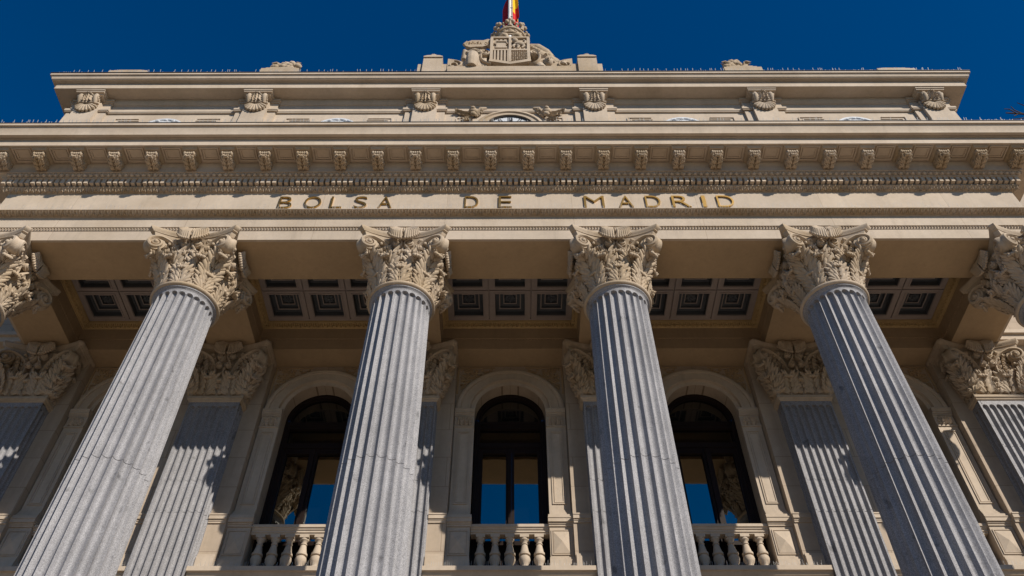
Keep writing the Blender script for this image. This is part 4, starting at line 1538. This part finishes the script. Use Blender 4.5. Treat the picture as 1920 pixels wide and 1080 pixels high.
limb([(.48, .04, 2.40), (.66, .02, 2.26), (.86, .02, 2.0), (1.0, .02, 1.78)], [.10, .14, .13, .08])
limb([(.70, .05, 1.9), (.95, .05, 1.6), (1.12, .05, 1.35)], [.16, .17, .14])
limb([(1.10, -.08, 1.22), (1.26, -.12, 1.14), (1.22, -.16, .98)], [.10, .11, .10])
limb([(.98, -.06, 1.66), (.88, -.1, 1.74), (.84, -.12, 1.66)], [.06, .06, .05])
fig2 = remeshed(fg, "reclining_figure", .016, M['carved'], arms, iters=1)
mb = MB()
mb.ellipsoid((.88, -.17, 1.12), (.12, .135, .155), 14, 10)
mb.ellipsoid((.88, -.31, 1.09), (.022, .035, .036), 7, 5)
for dx in (-.045, .045): mb.ellipsoid((.88 + dx, -.292, 1.13), (.02, .018, .012), 6, 4)
mb.ellipsoid((.88, -.292, 1.045), (.032, .016, .012), 6, 4)
mb.build("head", M['carved'], fig2, 60)
mb = MB()
for k_ in range(46):
    a_ = random.uniform(0, 2 * pi); q = random.uniform(.1, 1.6)
    mb.ellipsoid((.88 + .145 * cos(a_) * sin(q), -.11 + .12 * sin(a_) * sin(q), 1.16 + .16 * cos(q)), (.044, .044, .04), 6, 5)
mb.build("hair", M['carved'], fig2, 60)

# scrolled end blocks of the ridge
eb = MB()
eb.box(-.22, .22, -.10, .5, 0, 1.34)
eb.box(-.34, .34, -.04, .5, 0, 1.14)
eb.rings([[(x_, -.13 + dy, z_) for x_, z_ in [(-.22, 1.341), (.22, 1.341), (.22, 1.38), (.15, 1.42), (.0, 1.44), (-.15, 1.42), (-.22, 1.38)]] for dy in (0, .6)], True, True, True)
qc = [(.3405, .0), (.86, .0), (.86, .98), (.78, 1.12), (.66, 1.24), (.52, 1.33), (.3405, 1.38)]
eb.prism(qc, -.06, .4)
ribbon(eb, spiral(.50, 1.02, .2, 1.3, pi / 2, -1, 26, .3), .02, .05, frame((0, -.06, 0), (1, 0), (0, -1)))
eb.ellipsoid((.0, -.08, 1.46), (.09, .06, .05), 9, 6)
bm_r = mirror(eb)
loc_ = (1.78, YSC - .12, 16.97)
o = bm_r.build("end_block", M['carved'], None, 30, (loc_[0], loc_[1], loc_[2]))
tag(o, "scrolled stone block closing the ridge right of the carved shield", "stone block", "stone blocks beside the carved shield")
o = eb.build("end_block", M['carved'], None, 30, (-loc_[0], loc_[1], loc_[2]))
tag(o, "scrolled stone block closing the ridge left of the carved shield", "stone block", "stone blocks beside the carved shield")

# acroteria along the ridge
def acroterion(flat):
    mb = MB()
    mb.box(-.32, .30, -.15, .15, 0, .30); mb.box(-.26, .24, -.13, .13, .3005, .36); mb.box(-.2, .18, -.12, .12, .3605, .40)
    if not flat:
        for k_ in range(16):
            a_ = random.uniform(0, 2 * pi); rr = random.uniform(.05, .2)
            mb.ellipsoid((.03 + rr * cos(a_), -.05, .52 + .75 * rr * sin(a_)), (.07, .07, .06), 7, 5)
        for s in (-1, 1):
            mb.merge(leaf(.14, .16, .05, .05, 2.4, 3, nu=7, nv=12), TR(.03 + s * .10, -.02, .44) @ ROT(pi + s * 1.2))
    else:
        for k_ in range(7):
            mb.ellipsoid((.36 + .05 * (k_ % 4), -.05, .14 + .07 * (k_ // 4) + .02 * (k_ % 3)), (.07, .07, .07), 7, 5)
    return mb
AZ = 16.97
for px_, flat, mir, lab in ((-5.08, 0, 0, "carved stone finial with a leafy knob left of the shield on the ridge"),
                            (-8.42, 1, 0, "low flat stone cap near the left end of the roof ridge"),
                            (5.14, 0, 1, "carved stone finial with a leafy knob right of the shield on the ridge"),
                            (8.5, 1, 1, "low flat stone cap near the right end of the roof ridge")):
    m_ = acroterion(flat)
    m_.v = [(x * 1.35, y * 1.2, z * (1.3 if not flat else 1.0)) for x, y, z in m_.v]
    if mir: m_ = mirror(m_)
    o = m_.build("roof_finial", M['carved'], None, 40, (px_, 8.62, AZ))
    tag(o, lab, "finial", "stone finials on the roof ridge")

# flagpole and flag
fp = tag(empty("flagpole", (-.02, 9.45, 16.96)), "white flagpole rising behind the stone crown", "flagpole")
mb = MB(); mb.lathe([(.05, 0), (.05, 3.0), (.042, 10.0), (.0, 10.0)], 14); mb.build("pole", M['pole'], fp)
mb = MB(); mb.tube([(.07, -.02, .6), (.068, -.02, 3), (.06, -.02, 9.9)], .012, 6); mb.build("rope", M['steel'], fp)
for z_ in (4.9, 5.5, 6.1, 6.7, 8.0):
    mb = MB(); mb.tube([(.03, -.045, z_), (.09, -.03, z_ + .02)], .016, 6); mb.build("clip", M['steel'], fp)
fm = MB()
nu, nv = 56, 30
rows = []
for i in range(nv + 1):
    v = i / nv                        # along the hoist, bottom to top
    row = []
    for j in range(nu + 1):
        u = j / nu                    # limp cloth falling in deep folds round the pole
        x = .055 + (.10 + .11 * (1 - v * .6)) * (1 - cos(u * 4 * pi)) * .5 * min(1, u * 6) - .26 * max(0, u - .74) / .26
        y = .02 + .13 * sin(u * 6 * pi) * min(1, u * 3) + .25 * u
        z = 5.75 + v * 2.5 - u * .75 - .10 * sin(u * 4 * pi) - .9 * max(0, u - .74) / .26 * (1 if v > .02 else 0) * min(1, v * 3)
        row.append((x, y, z))
    rows.append(row)
vs = [p for r in rows for p in r]
for i in range(nv):
    for j in range(nu):
        a_ = i * (nu + 1) + j
        fm.add([vs[a_], vs[a_ + 1], vs[a_ + nu + 2], vs[a_ + nu + 1]], [(0, 1, 2, 3)], mi=(0 if (i < nv * .27 or i >= nv * .73 or j > nu * .72) else 1))
fme = fm.mesh("flag", [M['red'], M['yellow']], 0)
bmx = bmesh.new(); bmx.from_mesh(fme); bmesh.ops.remove_doubles(bmx, verts=bmx.verts, dist=1e-4); bmx.to_mesh(fme); bmx.free()
fme.polygons.foreach_set("use_smooth", [True] * len(fme.polygons))
fo = put("flag", fme, None, (-.02, 9.45, 16.96))
tag(fo, "red and yellow striped flag hanging limp on the roof flagpole", "flag")

# ------------------------------------------------------------------ bird spikes
def spikes(x0, x1, y, z, h, pitch, label, r=.0028, spread=.35, yaw=0):
    mb = MB()
    n = int((x1 - x0) / pitch)
    for i in range(n):
        x = lerp(x0, x1, (i + .5) / n) + random.uniform(-.3, .3) * pitch
        for q in range(1):
            tx = random.uniform(-.12, .12) * h
            ty = random.choice((-1, 1, 0)) * spread * h
            d = Vector((tx, ty, h * random.uniform(.85, 1.05)))
            p = Vector((x, y, z))
            mb.add([p + Vector((-r, -r, 0)), p + Vector((r, -r, 0)), p + Vector((0, r, 0)),
                    p + d + Vector((-r, -r, 0)), p + d + Vector((r, -r, 0)), p + d + Vector((0, r, 0))],
                   [(0, 1, 4, 3), (1, 2, 5, 4), (2, 0, 3, 5), (3, 4, 5)])
    mb.box(x0, x1, y - .01, y + .01, z - .006, z + .002)
    o = mb.build("bird_spike_strip", M['steel'], None, 0)
    tag(o, label, "bird spikes", "bird spike strips")
    return o
spikes(-9.9, -2.4, 8.40, 16.985, .13, .05, "wire bird spikes along the roof edge left of the carved shield", r=.0055)
spikes(2.4, 9.9, 8.40, 16.985, .13, .05, "wire bird spikes along the roof edge right of the carved shield", r=.0055)
spikes(-2.3, 2.3, 8.42, 16.985, .15, .06, "wire bird spikes in front of the plinth of the carved shield", r=.003)
spikes(-10.2, 10.2, 8.12, 14.318, .12, .05, "wire bird spikes along the top edge of the main cornice", r=.005)
spikes(-9.3, 9.3, 8.78, 12.378, .15, .03, "wire bird spikes on the moulding below the inscription", r=.002)
for i, x in enumerate(BX):
    nm = ("leftmost arched window", "second arched window from the left", "central arched window", "second arched window from the right", "rightmost arched window")[i]
    spikes(x - 1.3, x + 1.3, 11.70, 7.045, .10, .03, "wire bird spikes on the ledge below the %s" % nm, r=.002)

# ------------------------------------------------------------------ bare tree whose twigs reach in at the right
tr = tag(empty("bare_tree", (14.2, 8.4, GROUND)), "bare tree whose dark twigs reach in at the right edge", "tree")
rnd = random.Random(3)
mb = MB(); mb.tube([(0, 0, 0), (.1, 0, 5), (-.1, .05, 11), (-.5, .1, 16)], [.28, .22, .14, .05], 10); mb.build("trunk", M['bark'], tr)
mb = MB()
def branch(p, d, ln, r, lev):
    pts, q = [p.copy()], p.copy()
    for i in range(5):
        d = (d + Vector((rnd.uniform(-.18, .18), rnd.uniform(-.18, .18), rnd.uniform(-.1, .16)))).normalized()
        q = q + d * ln / 5
        pts.append(q.copy())
    mb.tube(pts, [lerp(r, r * .35, i / 5) for i in range(6)], 5)
    if lev:
        for k_ in range(4):
            i = rnd.randint(1, 5)
            nd = (d + Vector((rnd.uniform(-.8, .8), rnd.uniform(-.8, .8), rnd.uniform(-.2, .6)))).normalized()
            branch(pts[i], nd, ln * .45, r * .42, lev - 1)
for k_ in range(9):
    z_ = 7 + k_ * 1.1
    a_ = k_ * 2.4
    branch(Vector((0, 0, z_)), Vector((cos(a_), sin(a_) * .7, .55)).normalized(), 2.4, .05, 2)
mb.tube([(-.4, .1, 15.7), (-1.4, .15, 16.1), (-2.5, .1, 16.55), (-3.4, .0, 16.72), (-3.85, .02, 16.78), (-4.2, .0, 16.79)], [.06, .045, .035, .026, .02, .012], 6)
for p0, p1, p2 in (((-3.7, 0, 16.76), (-3.9, .05, 16.66), (-4.12, .05, 16.62)), ((-3.85, .02, 16.78), (-3.98, 0, 16.90), (-4.02, -.03, 17.0)), ((-3.6, 0, 16.75), (-3.72, -.05, 16.95), (-3.86, -.06, 17.1)),
                   ((-3.95, .02, 16.78), (-4.06, .02, 16.70), (-4.1, .0, 16.66)), ((-4.0, 0, 16.78), (-4.10, -.03, 16.88), (-4.2, -.03, 16.90))):
    mb.tube([p0, p1, p2], [.014, .011, .007], 5)
mb.build("crown", M['bark'], tr)
